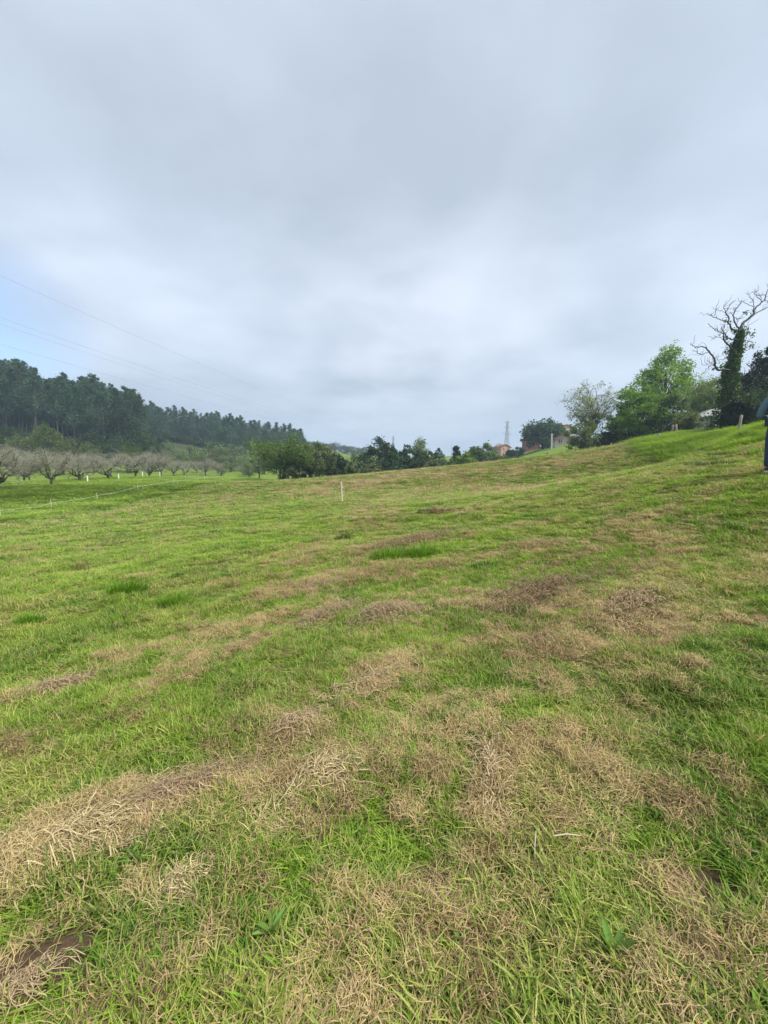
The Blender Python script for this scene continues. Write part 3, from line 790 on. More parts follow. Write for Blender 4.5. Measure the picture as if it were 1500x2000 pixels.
def guard_mesh():
    T = Tubes(); T.add([(0, 0, 0), (0, 0, .45), (0, 0, .9)], [.085, .08, .08], 10); T.add([(0, 0, .9), (0, 0, .9), (0, 0, .0)], [.08, .07, .07], 10)
    return T.mesh('trunk_guard', m_guard)
GUARD = guard_mesh()
def orchard(px, top, d, wp, label, group=None, v=0, guard=False, rz=0, name='bare_fruit_tree'):
    loc, h = place(px, top - 5, d)
    s = wpx(wp, d) / 5.5
    e = empty(name, loc, rz, (s, s, h / 4.5)); tag(e, label, 'tree', group)
    link('trunk', OR[v][0], e); link('twigs', OR[v][1], e)
    if guard: g = link('trunk_guard', GUARD, e); g.scale = (1.1 / s * 1.1, 1.1 / s * 1.1, .95 * 4.5 / h)
    return e
orchard(-12, 858, 40, 118, 'large bare grey fruit tree cut off by the left edge of the picture', v=0)
orchard(42, 876, 60, 60, 'bare fruit tree just behind the one cut off by the left edge', v=1, rz=1)
orchard(95, 872, 43, 78, 'bare fruit tree with white lower trunk, leftmost of the guarded ones', v=2, guard=True)
orchard(151, 880, 54, 86, 'wide twiggy fruit tree forking low, next to the right of the white-trunked tree', v=0, rz=2)
orchard(207, 880, 60, 78, 'broad bare fruit tree with black forked trunk between two white guarded stems', v=1, rz=3)
gy_ = 'bare fruit trees in the further rows of the orchard'
lo_ = 'bare grey fruit tree in the crowded further rows of the orchard'
for i, (px, top, d, wp) in enumerate(((262, 882, 70, 58), (289, 884, 76, 54), (311, 878, 78, 50), (338, 898, 90, 34), (360, 900, 95, 34), (400, 896, 98, 40), (384, 902, 104, 30), (425, 906, 108, 26), (248, 888, 90, 44), (122, 886, 80, 50), (180, 888, 88, 44), (66, 884, 80, 52), (18, 880, 76, 56), (302, 892, 98, 40), (330, 902, 108, 34), (350, 905, 112, 30))):
    orchard(px, top, d, wp, lo_, gy_, v=i % 3, rz=i * 1.3)
orchard(478, 908, 105, 32, 'small pinkish grey bare tree alone beside the pale patch at the orchard end', v=2)
# young guarded stems
SAP = bare_tree(420, 2.6, 1.3, 1.1, 4, 5, 4, .035, 0, m_bark_pale, .009)
for px, d, lab in ((171, 50, 'young sapling with white guard under the wide dark trunked fruit tree'), (232, 58, 'young sapling with white guard, second from the left of the saplings'),
                   (279, 68, 'young sapling with white guard, third from the left of the saplings'), (313, 74, 'young sapling with white guard, furthest right of the saplings')):
    p = at(px, 940, d); e = empty('guarded_sapling', (p[0], d, hz(p[0], d))); tag(e, lab, 'sapling', 'young saplings in white guards')
    link('trunk', SAP[0], e); link('twigs', SAP[1], e); link('trunk_guard', GUARD, e)
# blossoming bush in the orchard
BL = crown_tree(430, 3, 4, .5, L_blossom, m_bark, 18, 30, .16, clump=.18, trunk_r=.08)
loc, h = place(55, 902, 62); tree_thing('blossoming_bush', BL, loc, h, 3, 1.1, 0, 'pale yellow blossoming bush among the bare orchard trees at left', 'bush')
loc, h = place(432, 912, 100); tree_thing('pale_shrub', (SH_soft[0][0], SH_soft[0][1]), loc, h, 8, .28, 0, 'small blue-green shrub at the far end of the orchard fence', 'shrub')
# orchard posts
m_post = plain('weathered_post_wood', (.17, .145, .115), (.34, .30, .24), 9)
def post_mesh(h, r, seed):
    rng = np.random.default_rng(seed); T = Tubes(); n = 7
    P = np.stack([np.cumsum(rng.normal(size=n)) * .006, np.cumsum(rng.normal(size=n)) * .006, np.linspace(-.3, h, n)], 1)
    T.add(np.vstack([P, P[-1:] + [0, 0, .012], P[-1:] + [0, 0, .014]]), np.append(r * (1 + rng.normal(size=n) * .05), [r * .8, .001]), 9)
    return T.mesh('post', m_post)
PM = [post_mesh(1.4, .065, i) for i in range(3)]
for i, px in enumerate((362, 371, 387, 398, 410, 421)):
    d = 92; p = at(px, 930, d); o = link('wooden_stake', PM[i % 3]); o.location = (p[0], d, hz(p[0], d)); o.scale = (1.2, 1.2, 1.1)
    tag(o, 'dark wooden stake in the row at the far end of the orchard', 'stake', 'wooden stakes at the far end of the orchard')

# ------------------------------------------------------------------ MIDDLE TREES beyond the crest
def unique(name, px, top, d, wp, label, ml, seed, base_f=.15, cat='tree', mt=None, **k):
    loc, h = place(px, top, d); h *= 1.05
    Wd = wpx(wp, d) * 1.2; kw = dict(nclump=55, per=110, leaf=max(.14, d * .0042), clump=.14, trunk_r=max(.12, Wd * .03))
    kw.update(k)
    t, c = crown_tree(seed, h, Wd, h * base_f, ml, mt or m_bark, **kw)
    return tree_thing(name, (t, c), loc, h, h, 1.0, 0, label, cat)
unique('broad_oak_tree', 553, 851, 58, 122, 'broad yellow-green tree with dark ivied trunks left of centre', L_mid, 501, .22, nclump=80, per=130, fill=.25, ivy=(900, .9, 3.6), lean=0, clump=.12, shape='umbrella')
unique('ivied_tree', 578, 868, 60, 44, 'dark ivied second stem leaning right behind the broad tree', L_mid, 502, .3, nclump=30, ivy=(700, .8, 3.2))
unique('scrubby_tree', 505, 880, 66, 46, 'thin grey-green scrubby tree on the left flank of the broad tree', L_soft, 503, .2, nclump=30, per=60)
unique('hazel_tree', 622, 869, 62, 56, 'olive rounded tree with dark underside right of the broad tree', L_olive, 504, .2, nclump=50, per=120, ivy=(900, 1.0, 3))
unique('ivied_tree', 655, 886, 64, 40, 'lower dark bushy tree at the right end of the olive group', L_dark, 505, .08, nclump=40, per=120, skirt=True)
unique('ivied_tree', 604, 892, 63, 34, 'short dark ivied tree between the broad tree and the olive tree', L_dark, 506, .05, nclump=30, per=110, skirt=True)
unique('small_tree', 570, 915, 57, 24, 'small round tree under the skirts of the broad yellow-green tree', L_olive, 507, .4, nclump=16, per=60)
unique('small_tree', 694, 893, 84, 28, 'fresh green small tree left of the dark evergreen oaks', L_mid, 508, .05, nclump=26, skirt=True)
unique('evergreen_oak', 742, 863, 78, 70, 'large dark evergreen oak left of the far pylon', L_dark, 509, .05, nclump=80, per=130, skirt=True)
unique('evergreen_oak', 770, 882, 74, 44, 'lower dark oak filling the gap below the far pylon', L_dark, 510, .05, nclump=50, skirt=True)
unique('grey_green_tree', 728, 902, 70, 34, 'low grey-green bush at the foot of the large dark oak', L_olive, 511, .03, nclump=26, skirt=True, cat='bush')
unique('evergreen_oak', 797, 870, 78, 36, 'dark upright oak right beside the pale feathery tree', L_dark, 512, .05, nclump=50, skirt=True)
unique_airy('feathery_tree', 819, 853, 86, 46, 'pale feathery half-leafed tree rising above the dark oaks', L_soft, 513, .2, 4200, .30, mt=m_bark_pale)
unique('green_tree', 833, 882, 84, 34, 'mid green bushy tree below the pale feathery one', L_mid, 514, .05, nclump=36, skirt=True)
unique('round_dark_tree', 857, 877, 96, 26, 'small round dark topped tree right of the feathery tree', L_dark, 515, .1, nclump=30, skirt=True)
unique('green_tree', 872, 888, 90, 34, 'soft green tree between the round dark tree and the conifer', L_soft, 516, .05, nclump=30, skirt=True)
unique('conifer_tree', 892, 868, 86, 22, 'dark pointed conifer at the middle of the tree line', L_con, 517, .06, nclump=50, per=90, shape='cone', skirt=True, clump=.2)
unique('bright_tree', 930, 876, 92, 50, 'bright green tree with pale top left of the orange house', L_mid, 518, .05, nclump=60, per=110, skirt=True)
unique('bright_bush', 910, 886, 84, 40, 'vivid green bush at the foot of the trees left of the orange house', L_walnut, 519, .04, nclump=40, skirt=True, cat='bush')
unique('green_tree', 948, 869, 112, 46, 'spreading green tree just left of the orange house', L_mid, 520, .05, nclump=50, skirt=True)
unique('copper_bush', 966, 892, 88, 40, 'low dull purple-green bush below the orange house', L_dark, 521, .03, nclump=40, skirt=True, cat='bush')
unique('round_dark_tree', 998, 878, 105, 20, 'small round dark tree at the right of the orange house', L_dark, 522, .06, nclump=26, skirt=True)
unique('green_tree', 1013, 874, 135, 22, 'pale green distant tree left of the red brick barn', L_soft, 523, .06, nclump=20, skirt=True)
unique('large_round_tree', 1062, 823, 128, 64, 'large dark rounded tree beside the red brick barn', L_dark, 524, .05, nclump=80, per=130, skirt=True)
unique('green_tree', 1085, 832, 136, 46, 'bluish green tree on the right shoulder of the large dark rounded tree', L_soft, 525, .05, nclump=50, skirt=True)
unique('green_tree', 810, 884, 76, 34, 'dark green low tree under the feathery tree, left side', L_dark, 550, .04, nclump=36, skirt=True)
unique('green_tree', 848, 896, 74, 34, 'light green low tree on the crest between feathery tree and conifer', L_soft, 551, .04, nclump=36, skirt=True)
unique('green_tree', 876, 898, 76, 36, 'mid green low tree at the left foot of the dark conifer', L_mid, 552, .04, nclump=36, skirt=True)
unique('bright_bush', 985, 893, 90, 36, 'dull green bush right of the purple-green one under the orange house', L_olive, 553, .04, nclump=36, skirt=True, cat='bush')
unique('grey_green_tree', 672, 898, 66, 30, 'low olive bush at the right end of the dark ivied group', L_olive, 554, .04, nclump=30, skirt=True, cat='bush')
unique('leafy_tree', 1212, 800, 62, 40, 'green leafy tree filling the gap between the blossoming and the mid green tree', L_walnut, 555, .1, nclump=60, per=110)
# low brambles along the crest
BR = [generic(350 + i, 1.4, 3.4, .05, L_walnut, n=18, per=50, leaf=.16, skirt=True, trunk_r=.03) for i in range(2)]
BD = [generic(355 + i, 1.4, 3.4, .05, L_dark, n=18, per=50, leaf=.16, skirt=True, trunk_r=.03) for i in range(2)]
for i, (px, d) in enumerate(((756, 62), (772, 62), (806, 63), (822, 63), (838, 62), (852, 64), (872, 66))):
    p = at(px, 915, d); e = empty('bramble', (p[0], d, hz(p[0], d)), i, (1, 1, .7))
    tag(e, 'low light green bramble along the crest of the field under the dark oaks', 'bramble', 'brambles along the crest')
    link('stems', BR[i % 2][0], e); link('leaves', BR[i % 2][1], e)
for i, (px, top, d, wp, lab) in enumerate(((1002, 892, 72, 24, 'dark clipped hedge end nearest the round dark tree'), (1022, 889, 76, 26, 'dark hedge on the hillside below the red brick barn'),
                                       (1068, 886, 78, 24, 'low dark hedge in the middle of the green hillside'), (1112, 879, 76, 30, 'dark mound of bramble left of the blossoming tree'), (1085, 888, 74, 30, 'low dark strip of bramble below the mound'))):
    loc, h = place(px, top, d); e = empty('hedge', loc, i, (wpx(wp, d) / 3.4, wpx(wp, d) / 3.4, max(h, .7) / 1.4)); tag(e, lab, 'hedge')
    link('stems', BD[i % 2][0], e); link('leaves', BD[i % 2][1], e)

# ------------------------------------------------------------------ RIGHT TREES
unique_airy('blossoming_tree', 1155, 742, 58, 108, 'half-bare spreading tree with pale blossom and sky showing through it', L_blossom, 530, .34, 4200, .18, limbs=16, sec=8, tw=5, tr=.17)
unique('understorey_bush', 1142, 822, 56, 56, 'dense olive bush round the trunk of the half-bare blossoming tree', L_olive, 531, .04, nclump=50, per=100, skirt=True, cat='bush')
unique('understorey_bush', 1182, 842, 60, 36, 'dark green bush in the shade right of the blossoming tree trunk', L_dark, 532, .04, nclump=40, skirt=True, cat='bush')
unique('chestnut_tree', 1250, 752, 56, 78, 'dense mid green leafy tree in front of the tall walnut', L_bright, 533, .16, nclump=110, per=150, trunk_r=.35, clump=.12)
unique('walnut_tree', 1297, 684, 60, 104, 'tallest leafy green tree with airy bright top on the right', L_walnut, 534, .20, nclump=150, per=95, trunk_r=.4, fill=.2, clump=.105, shape='flame', lean=.06)
unique('chestnut_tree', 1318, 768, 54, 60, 'full green lower tree at the right foot of the tallest tree', L_mid, 535, .12, nclump=80, per=130, clump=.13)
unique_airy('airy_tree', 1375, 735, 62, 96, 'airy light green tree between the tallest tree and the ivied dead tree', L_bright, 536, .2, 12000, .22, limbs=10, sec=12, tw=8, mt=m_bark_pale)
unique('leafy_bush', 1346, 806, 48, 44, 'green bush with brown stems behind the fence posts', L_olive, 537, .1, nclump=40, per=100, skirt=True, cat='bush')
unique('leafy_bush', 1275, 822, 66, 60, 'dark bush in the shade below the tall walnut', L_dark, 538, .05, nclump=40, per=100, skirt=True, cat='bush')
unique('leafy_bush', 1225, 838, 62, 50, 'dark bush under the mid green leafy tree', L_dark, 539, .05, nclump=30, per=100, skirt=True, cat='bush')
unique('conifer_tree', 1483, 686, 40, 54, 'dark pointed conifer behind the dead tree, left one', L_con, 540, .05, nclump=80, per=120, shape='cone', skirt=True, clump=.17, leaf=.17)
unique('conifer_tree', 1505, 672, 38, 50, 'dark tall conifer at the right edge behind the person', L_con, 541, .05, nclump=90, per=120, shape='cone', skirt=True, clump=.17, leaf=.17)
unique('conifer_tree', 1462, 735, 37, 74, 'low dark conifer between the ivied trunk and the right edge', L_con, 542, .04, nclump=80, per=120, skirt=True, clump=.15, leaf=.16)
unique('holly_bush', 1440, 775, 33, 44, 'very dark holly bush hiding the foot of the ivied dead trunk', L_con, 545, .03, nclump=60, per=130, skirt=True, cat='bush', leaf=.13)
unique('conifer_tree', 1545, 700, 34, 80, 'broad dark conifer just outside the right edge', L_con, 543, .04, nclump=90, per=110, shape='cone', skirt=True, clump=.17, leaf=.17)
unique('dark_thicket', 1488, 765, 33, 90, 'brownish dark thicket on top of the bank behind the person', L_dark, 544, .03, nclump=60, per=120, skirt=True, cat='thicket', leaf=.14)

# dead tree with ivy: limbs traced as they grow, each at its own depth
DT = 34.0
p0 = at(1421, 838, DT); zb = hz(p0[0], DT)
dead = empty('dead_ivied_tree', (p0[0], DT, zb - .1)); tag(dead, 'dead leafless tree with twisting limbs and a trunk wrapped in green ivy', 'tree')
def dp(cx_, cy_, dy=0):
    d = DT + dy; p = at(1260 + cx_ * .16, 540 + cy_ * .16, d)
    return (p[0] - p0[0], dy, p[2] - zb + .1)
T = Tubes()
rD = np.random.default_rng(77)
trunk = [dp(1010, 1900), dp(1020, 1600), dp(1035, 1300, -.1), dp(1060, 1120), dp(1100, 960, .1), dp(1140, 800), dp(1165, 700, .1), dp(1170, 650, .1)]
T.add(trunk, [.62, .5, .42, .34, .30, .22, .16, .13], 9)
LIMBS = [([(1170, 650), (1185, 590), (1215, 545), (1290, 495), (1330, 440), (1330, 400), (1380, 355), (1430, 310), (1465, 270), (1480, 215), (1500, 160), (1530, 90)], 1.2, .15, .02),
         ([(1290, 495), (1350, 450), (1430, 410), (1510, 370), (1600, 330)], 1.6, .08, .02),
         ([(1330, 420), (1318, 370), (1330, 320), (1300, 275), (1285, 262)], 1.0, .05, .012),
         ([(1318, 370), (1270, 355), (1235, 325), (1200, 318), (1175, 290), (1160, 330), (1130, 370), (1090, 430), (1080, 470)], .8, .03, .015),
         ([(1165, 660), (1120, 620), (1092, 560), (1080, 470), (1095, 420), (1130, 370)], -.6, .10, .03),
         ([(1150, 665), (1100, 655), (1050, 645), (1030, 590), (1010, 550), (1030, 510), (1010, 485), (985, 455), (985, 425), (1015, 385), (1045, 335), (1075, 305), (1110, 292)], -1.2, .10, .015),
         ([(1010, 550), (940, 535), (880, 510), (820, 490), (780, 470), (765, 450)], -1.6, .05, .015),
         ([(840, 485), (858, 450), (858, 415), (870, 395)], -1.7, .025, .01), ([(985, 425), (960, 385), (960, 350)], -1.3, .03, .012),
         ([(1430, 310), (1400, 275), (1370, 250), (1345, 215), (1350, 190), (1385, 178)], 1.3, .045, .012), ([(1420, 280), (1410, 240), (1395, 215)], 1.3, .025, .01),
         ([(1465, 280), (1490, 315), (1530, 330)], 1.5, .03, .01),
         ([(1120, 770), (1060, 770), (1015, 750), (990, 715), (965, 690), (945, 650), (935, 610)], -.8, .09, .03), ([(960, 690), (900, 680), (850, 660), (810, 610), (765, 570)], -1.2, .05, .012),
         ([(950, 660), (968, 620), (975, 590)], -1, .03, .01),
         ([(1085, 930), (1055, 880), (1010, 830), (965, 785), (955, 730), (965, 690)], -.6, .11, .06), ([(1055, 890), (1080, 850), (1100, 840)], -.4, .05, .02),
         ([(960, 780), (910, 740), (860, 745), (800, 780)], -1.3, .02, .008), ([(910, 740), (905, 715), (880, 700)], -1.3, .015, .006),
         ([(1030, 1150), (980, 1130), (930, 1145), (880, 1135), (850, 1090), (855, 1030), (840, 980), (790, 930), (755, 890), (745, 865), (690, 855), (640, 865), (590, 855), (560, 835), (550, 815)], -1.5, .14, .015),
         ([(780, 925), (740, 935), (690, 950), (635, 938), (640, 910), (632, 870)], -1.9, .04, .012), ([(850, 1060), (800, 1055), (760, 1035)], -1.7, .03, .008),
         ([(845, 1075), (790, 1100), (740, 1135), (715, 1190)], -1.8, .022, .006), ([(800, 1060), (740, 1085), (690, 1070)], -1.8, .02, .006),
         ([(1060, 995), (1000, 1000), (920, 1010), (870, 1025)], -.8, .035, .01), ([(1065, 975), (1030, 960), (1000, 940)], -.3, .06, .03),
         ([(1185, 690), (1215, 660), (1240, 625), (1258, 598)], .5, .05, .012), ([(1170, 850), (1230, 820), (1270, 795)], .6, .03, .008), ([(1170, 910), (1230, 870), (1310, 845)], .7, .03, .008),
         ([(1110, 520), (1160, 520), (1215, 495)], -.5, .02, .008), ([(1125, 580), (1135, 540), (1110, 505)], -.4, .018, .007),
         ([(1000, 1320), (930, 1320), (905, 1290), (870, 1310), (840, 1345)], -1, .03, .008), ([(1120, 1330), (1145, 1240), (1260, 1180), (1340, 1110)], -1, .05, .012)]
for pts, dy, r0, r1 in LIMBS:
    n_ = len(pts); P = np.array([dp(x_, y_, dy * min(1, .25 + i / max(n_ - 1, 1))) for i, (x_, y_) in enumerate(pts)])
    # smooth the traced line a little
    tt = np.linspace(0, n_ - 1, (n_ - 1) * 3 + 1); P2 = np.stack([np.interp(tt, np.arange(n_), P[:, k]) for k in range(3)], 1)
    P2[1:-1] = (P2[:-2] + 2 * P2[1:-1] + P2[2:]) / 4; P2[1:-1] += rD.normal(size=P2[1:-1].shape) * .025
    T.add(P2, np.linspace(r0 * .72, max(r1 * .8, .014), len(P2)), 5)
    for _ in range(2 + n_ // 2):     # small spurs
        k_ = rD.integers(len(P2) // 3, len(P2)); dv = rD.normal(size=3); dv[2] = abs(dv[2]); dv /= np.linalg.norm(dv); l_s = rD.uniform(.25, .9)
        T.add(curve_to(rD, P2[k_], P2[k_] + dv * l_s, .1, 4), [.016, .014, .011, .007], 3)
link('trunk', T.mesh('trunk', m_deadwood), dead)
tk = np.array(trunk); m_ = 9000; f_ = rD.random(m_) ** 1.15 * 6.6; i0 = f_.astype(int).clip(0, 6)
cpt = tk[i0] + (tk[i0 + 1] - tk[i0]) * (f_ - i0)[:, None]; aa_ = rD.random(m_) * 6.283
rad_ = np.interp(f_, [0, 1.2, 2, 3.4, 4.5, 5.4, 6.6], [1.5, .9, .62, .44, .33, .24, .13]) * (.55 + .55 * rD.random(m_)) * (.8 + .4 * vnoise(f_ * 5, aa_ * 1.5, 3))
rad_ *= .62 + .85 * fbm(f_ * 2.2, np.cos(aa_) * 1.3 + np.sin(aa_) * 2.1, .8, 3, 7)
iv = cpt + np.stack([np.cos(aa_) * rad_, np.sin(aa_) * rad_, rD.normal(size=m_) * .08], 1)
sh_ = tk[rD.integers(2, 7, 60)][:, None] + rD.normal(size=(60, 1, 3)) * np.array([.45, .4, 1.0]) + rD.normal(size=(60, 16, 3)) * .13
iv = np.concatenate([iv, sh_.reshape(-1, 3)]); aa_ = np.append(aa_, rD.random(960) * 6.28); m_ += 960
q_, fq_, r_ = cards(rD, iv, .17, rnd=rD.random(m_) * np.where(np.cos(aa_) > 0, .9, .6))  # leaves on the right reach paler tones: sunlit side painted into the ivy colour
link('ivy', quads_mesh('ivy', q_, fq_, L_ivy, r_), dead)

# ------------------------------------------------------------------ BUILDINGS
m_orange = plain('orange_render', (.40, .20, .12), (.46, .25, .15), 2)
m_tile = plain('red_roof_tiles', (.20, .065, .04), (.33, .12, .07), 8)
m_brick = plain('red_barn_wall', (.16, .045, .04), (.24, .075, .06), 6)
m_stonew = plain('pinkish_stone_wall', (.36, .29, .25), (.50, .42, .36), 3)
m_conc = plain('grey_concrete', (.36, .36, .34), (.48, .48, .46), 4)
m_white = plain('white_paint', (.70, .70, .68), (.80, .80, .79), 4, .5, 0)
m_glass = plain('dark_window', (.02, .025, .03), (.05, .055, .06), 2, .15, 0)
m_steel = plain('galvanised_steel', (.30, .31, .33), (.42, .43, .45), 4, .5, 0, .5)
m_wood = plain('old_grey_boards', (.20, .18, .15), (.33, .30, .26), 6)
def tiled_roof(parent, x0, x1, ridge_z, eave_z, yh, over=.5, n=7):
    """gable roof, ridge along Y, built as two thick slopes with tile courses"""
    xm = (x0 + x1) / 2
    g = Geo()
    g.prism([(x0 - over, eave_z - over * (ridge_z - eave_z) / (xm - x0)), (xm, ridge_z), (x1 + over, eave_z - over * (ridge_z - eave_z) / (x1 - xm)),
             (x1 + over, eave_z - over * (ridge_z - eave_z) / (x1 - xm) + .22), (xm, ridge_z + .25), (x0 - over, eave_z - over * (ridge_z - eave_z) / (xm - x0) + .22)], -yh - over, yh + over)
    for s, xe in ((-1, x0 - over), (1, x1 + over)):
        ze = eave_z - over * (ridge_z - eave_z) / (xm - x0) + .22
        for k_ in range(n):
            f = (k_ + .5) / n; a = (xe + (xm - xe) * f, ze + (ridge_z + .25 - ze) * f)
            g.bar((a[0], -yh - over + .02, a[1]), (a[0], yh + over - .02, a[1]), .12)
    return link('roof', g.mesh('roof', m_tile), parent)
def house(name, px, base_py, d, Wd, Dp, Hw, Hr, mw, rz, label, wins, chim=(), cat='house'):
    p = at(px, base_py, d); e = empty(name, (p[0], d, min(p[2], hz(p[0], d))), rz); tag(e, label, cat)
    zoff = max(p[2] - e.location.z, 0)
    g = Geo(); h = Hw + zoff
    g.prism([(-Wd / 2, -.5), (Wd / 2, -.5), (Wd / 2, h), (0, h + Hr), (-Wd / 2, h)], -Dp / 2, Dp / 2)
    link('wall', g.mesh('wall', mw), e)
    rf = tiled_roof(e, -Wd / 2, Wd / 2, h + Hr, h, Dp / 2)
    for x, z, w, hh, side in wins:
        y = -Dp / 2
        f = Geo().box((x, y - .03, z + zoff), (w + .2, .10, hh + .2)).mesh('window', m_conc); f = link('window', f, e)
        link('pane', Geo().box((x, y - .09, z + zoff), (w, .06, hh)).mesh('pane', m_glass), f)
        link('glazing_bar', Geo().box((x, y - .14, z + zoff), (.07, .04, hh)).mesh('bar', m_white), f)
    for x, y, z in chim:
        c = Geo().box((x, y, z + zoff), (.7, .7, 1.6)).box((x, y, z + zoff + .85), (.9, .9, .12)).mesh('chimney', m_stonew); link('chimney', c, rf)
    return e
house('orange_house', 979, 890, 235, 6.4, 8, 4.5, 1.5, m_orange, .35, 'orange rendered house with low tiled gable roof and chimneys behind the green trees',
      [(-1.4, 3.4, .9, 1.2, 0), (1.3, 3.4, .9, 1.2, 0), (-1.4, 1.1, .9, 1.3, 0), (1.3, 1.1, .9, 1.3, 0)], [(-1.9, 1, 5.9), (1.0, 2.6, 6.2)])
b_ = house('red_barn', 1036, 880, 150, 4.6, 8, 4.2, .9, m_brick, -.15, 'dark red tall barn half hidden by the large dark rounded tree', [(-1.2, 2.6, .8, 1.0, 0)], cat='barn')
house('stone_cottage', 1096, 872, 112, 4.2, 6, 1.9, .9, m_stonew, -.2, 'small pinkish stone cottage with red roof beside the concrete pole', [(-.9, 1.2, .7, .9, 0)])
house('hidden_house', 1092, 856, 165, 7, 8, 3.4, 1.4, m_stonew, .3, 'house of which only a brown roof shows above the cottage', [(-1.2, 2.0, .9, 1.1, 0)])
# concrete pole
p = at(1077, 872, 108); e = empty('concrete_pole', (p[0], 108, hz(p[0], 108))); tag(e, 'pale concrete utility pole in front of the large dark rounded tree', 'pole')
T = Tubes(); T.add([(0, 0, -.5), (0, 0, 2), (0, 0, 3.9), (0, 0, 3.93)], [.24, .2, .15, .001], 8); link('shaft', T.mesh('shaft', m_conc), e)
link('crossarm', Geo().box((0, -.16, 3.6), (1.0, .12, .12)).mesh('crossarm', m_steel), e)
T = Tubes(); T.add([(0, 0, -.2), (0, 0, .25), (0, 0, .7), (0, 0, .72)], [.8, .75, .5, .01], 10)
# shed glimpsed behind the posts
p = at(1396, 832, 58); e = empty('white_shed', (p[0], 58, hz(p[0], 58)), .2); tag(e, 'white shed with slatted gable glimpsed between the airy tree and the ivied trunk', 'shed')
link('wall', Geo().prism([(-1.8, -.3), (1.8, -.3), (1.8, 2.3), (0, 3.3), (-1.8, 2.3)], -1.5, 1.5).mesh('wall', m_conc), e)
for s_x in (-1, 1):
    g = Geo(); g.bar((0, -1.7, 3.42), (s_x * 2.1, -1.7, 2.25), .14); link('bargeboard', g.mesh('bargeboard', m_white), e)
rf = Geo().prism([(-2.1, 2.2), (0, 3.36), (2.1, 2.2), (2.1, 2.3), (0, 3.46), (-2.1, 2.3)], -1.75, 1.75).mesh('roof', m_conc); link('roof', rf, e)
SL = Geo().box((0, 0, 0), (.10, .05, 1.5)).mesh('slat', m_white)
for k_ in range(7): o = link('slat', SL, e); o.location = (-1.2 + k_ * .4, -1.54, 1.6)
DO = link('door', Geo().box((-.9, -1.545, .9), (.85, .08, 1.75)).mesh('door', m_wood), e); link('handle', Geo().box((-.6, -1.61, .95), (.04, .05, .14)).mesh('handle', m_steel), DO)

# rail fence beside the shaded lane
def rail_fence(name, pts, label, hpost=1.1):
    e = empty(name, (pts[0][0], pts[0][1], hz(*pts[0]))); tag(e, label, 'fence'); o0 = Vector(e.location)
    W3 = [Vector((x_, y_, hz(x_, y_))) - o0 for x_, y_ in pts]
    for w_ in W3: link('post', Geo().box(w_ + Vector((0, 0, hpost / 2 - .1)), (.12, .12, hpost + .2)).mesh('post', m_wood), e)
    for a_, b_2 in zip(W3[:-1], W3[1:]):
        for zz in (.45, .9): link('rail', Geo().bar(a_ + Vector((0, -.09, zz)), b_2 + Vector((0, -.09, zz)), .08).mesh('rail', m_wood), e)
rail_fence('rail_fence', [(at(px, 860, d)[0], d) for px, d in ((1222, 57), (1240, 56), (1258, 55), (1276, 54), (1292, 53))], 'grey wooden rail fence in the shade under the walnut trees')

# ------------------------------------------------------------------ PYLONS and cables
def pylon(name, px, d, top_py, label, arms, base_w, k=10):
    p = at(px, top_py, d); z0 = hz(p[0], d); Hh = p[2] - z0
    e = empty(name, (p[0], d, z0), .5); tag(e, label, 'pylon')
    wd = lambda z: base_w * (1 - .86 * (z / Hh) ** .8) / 2
    g = Geo(); lv = [Hh * (i / k) ** .9 for i in range(k + 1)]
    for sx, sy in ((1, 1), (1, -1), (-1, -1), (-1, 1)):
        for a_, b_2 in zip(lv[:-1], lv[1:]):
            g.bar((sx * wd(a_), sy * wd(a_), a_), (sx * wd(b_2), sy * wd(b_2), b_2), .24)
    link('legs', g.mesh('legs', m_steel), e)
    g = Geo()
    for a_, b_2 in zip(lv[:-1], lv[1:]):
        A_ = [(s * wd(a_), t_ * wd(a_), a_) for s, t_ in ((1, 1), (1, -1), (-1, -1), (-1, 1))]; B_ = [(s * wd(b_2), t_ * wd(b_2), b_2) for s, t_ in ((1, 1), (1, -1), (-1, -1), (-1, 1))]
        for i_ in range(4):
            g.bar(A_[i_], B_[(i_ + 1) % 4], .12); g.bar(A_[(i_ + 1) % 4], B_[i_], .12); g.bar(B_[i_], B_[(i_ + 1) % 4], .12)
    link('lattice', g.mesh('lattice', m_steel), e)
    for f, L in arms:
        for s in (-1, 1):
            z = Hh * f; g = Geo(); g.bar((s * wd(z), 0, z), (s * L, 0, z + .1), .34); g.bar((s * wd(z), 0, z + 1.2), (s * L, 0, z + .1), .16)
            ar = link('arm', g.mesh('arm', m_steel), e)
            T = Tubes(); T.add([(s * L, 0, z), (s * L, 0, z - .6), (s * L, 0, z - 1.4)], [.09, .12, .05], 6); link('insulator', T.mesh('insulator', m_white), ar)
    return e
pylon('lattice_pylon', 991, 300, 823, 'tall grey lattice pylon rising behind the orange house', ((.97, 2.6), (.80, 2.8), (.58, 4.2)), 3.4)
pylon('lattice_pylon', 768, 450, 852, 'small far lattice pylon above the large dark oak', ((.95, 1.6), (.86, 2.4)), 3.6)
T = Tubes(); p = at(882, 866, 330); z_ = hz(p[0], 330)
o = tag(link('slim_mast', (lambda t: (t.add([(p[0], 330, z_), (p[0], 330, (z_ + p[2]) / 2), (p[0], 330, p[2])], [.2, .15, .08], 6), t.mesh('mast', m_steel))[1])(T)), 'thin mast standing just left of the dark pointed conifer', 'mast')
m_cable = plain('grey_cable', (.26, .27, .3), (.32, .33, .36), 2, .6, 0)
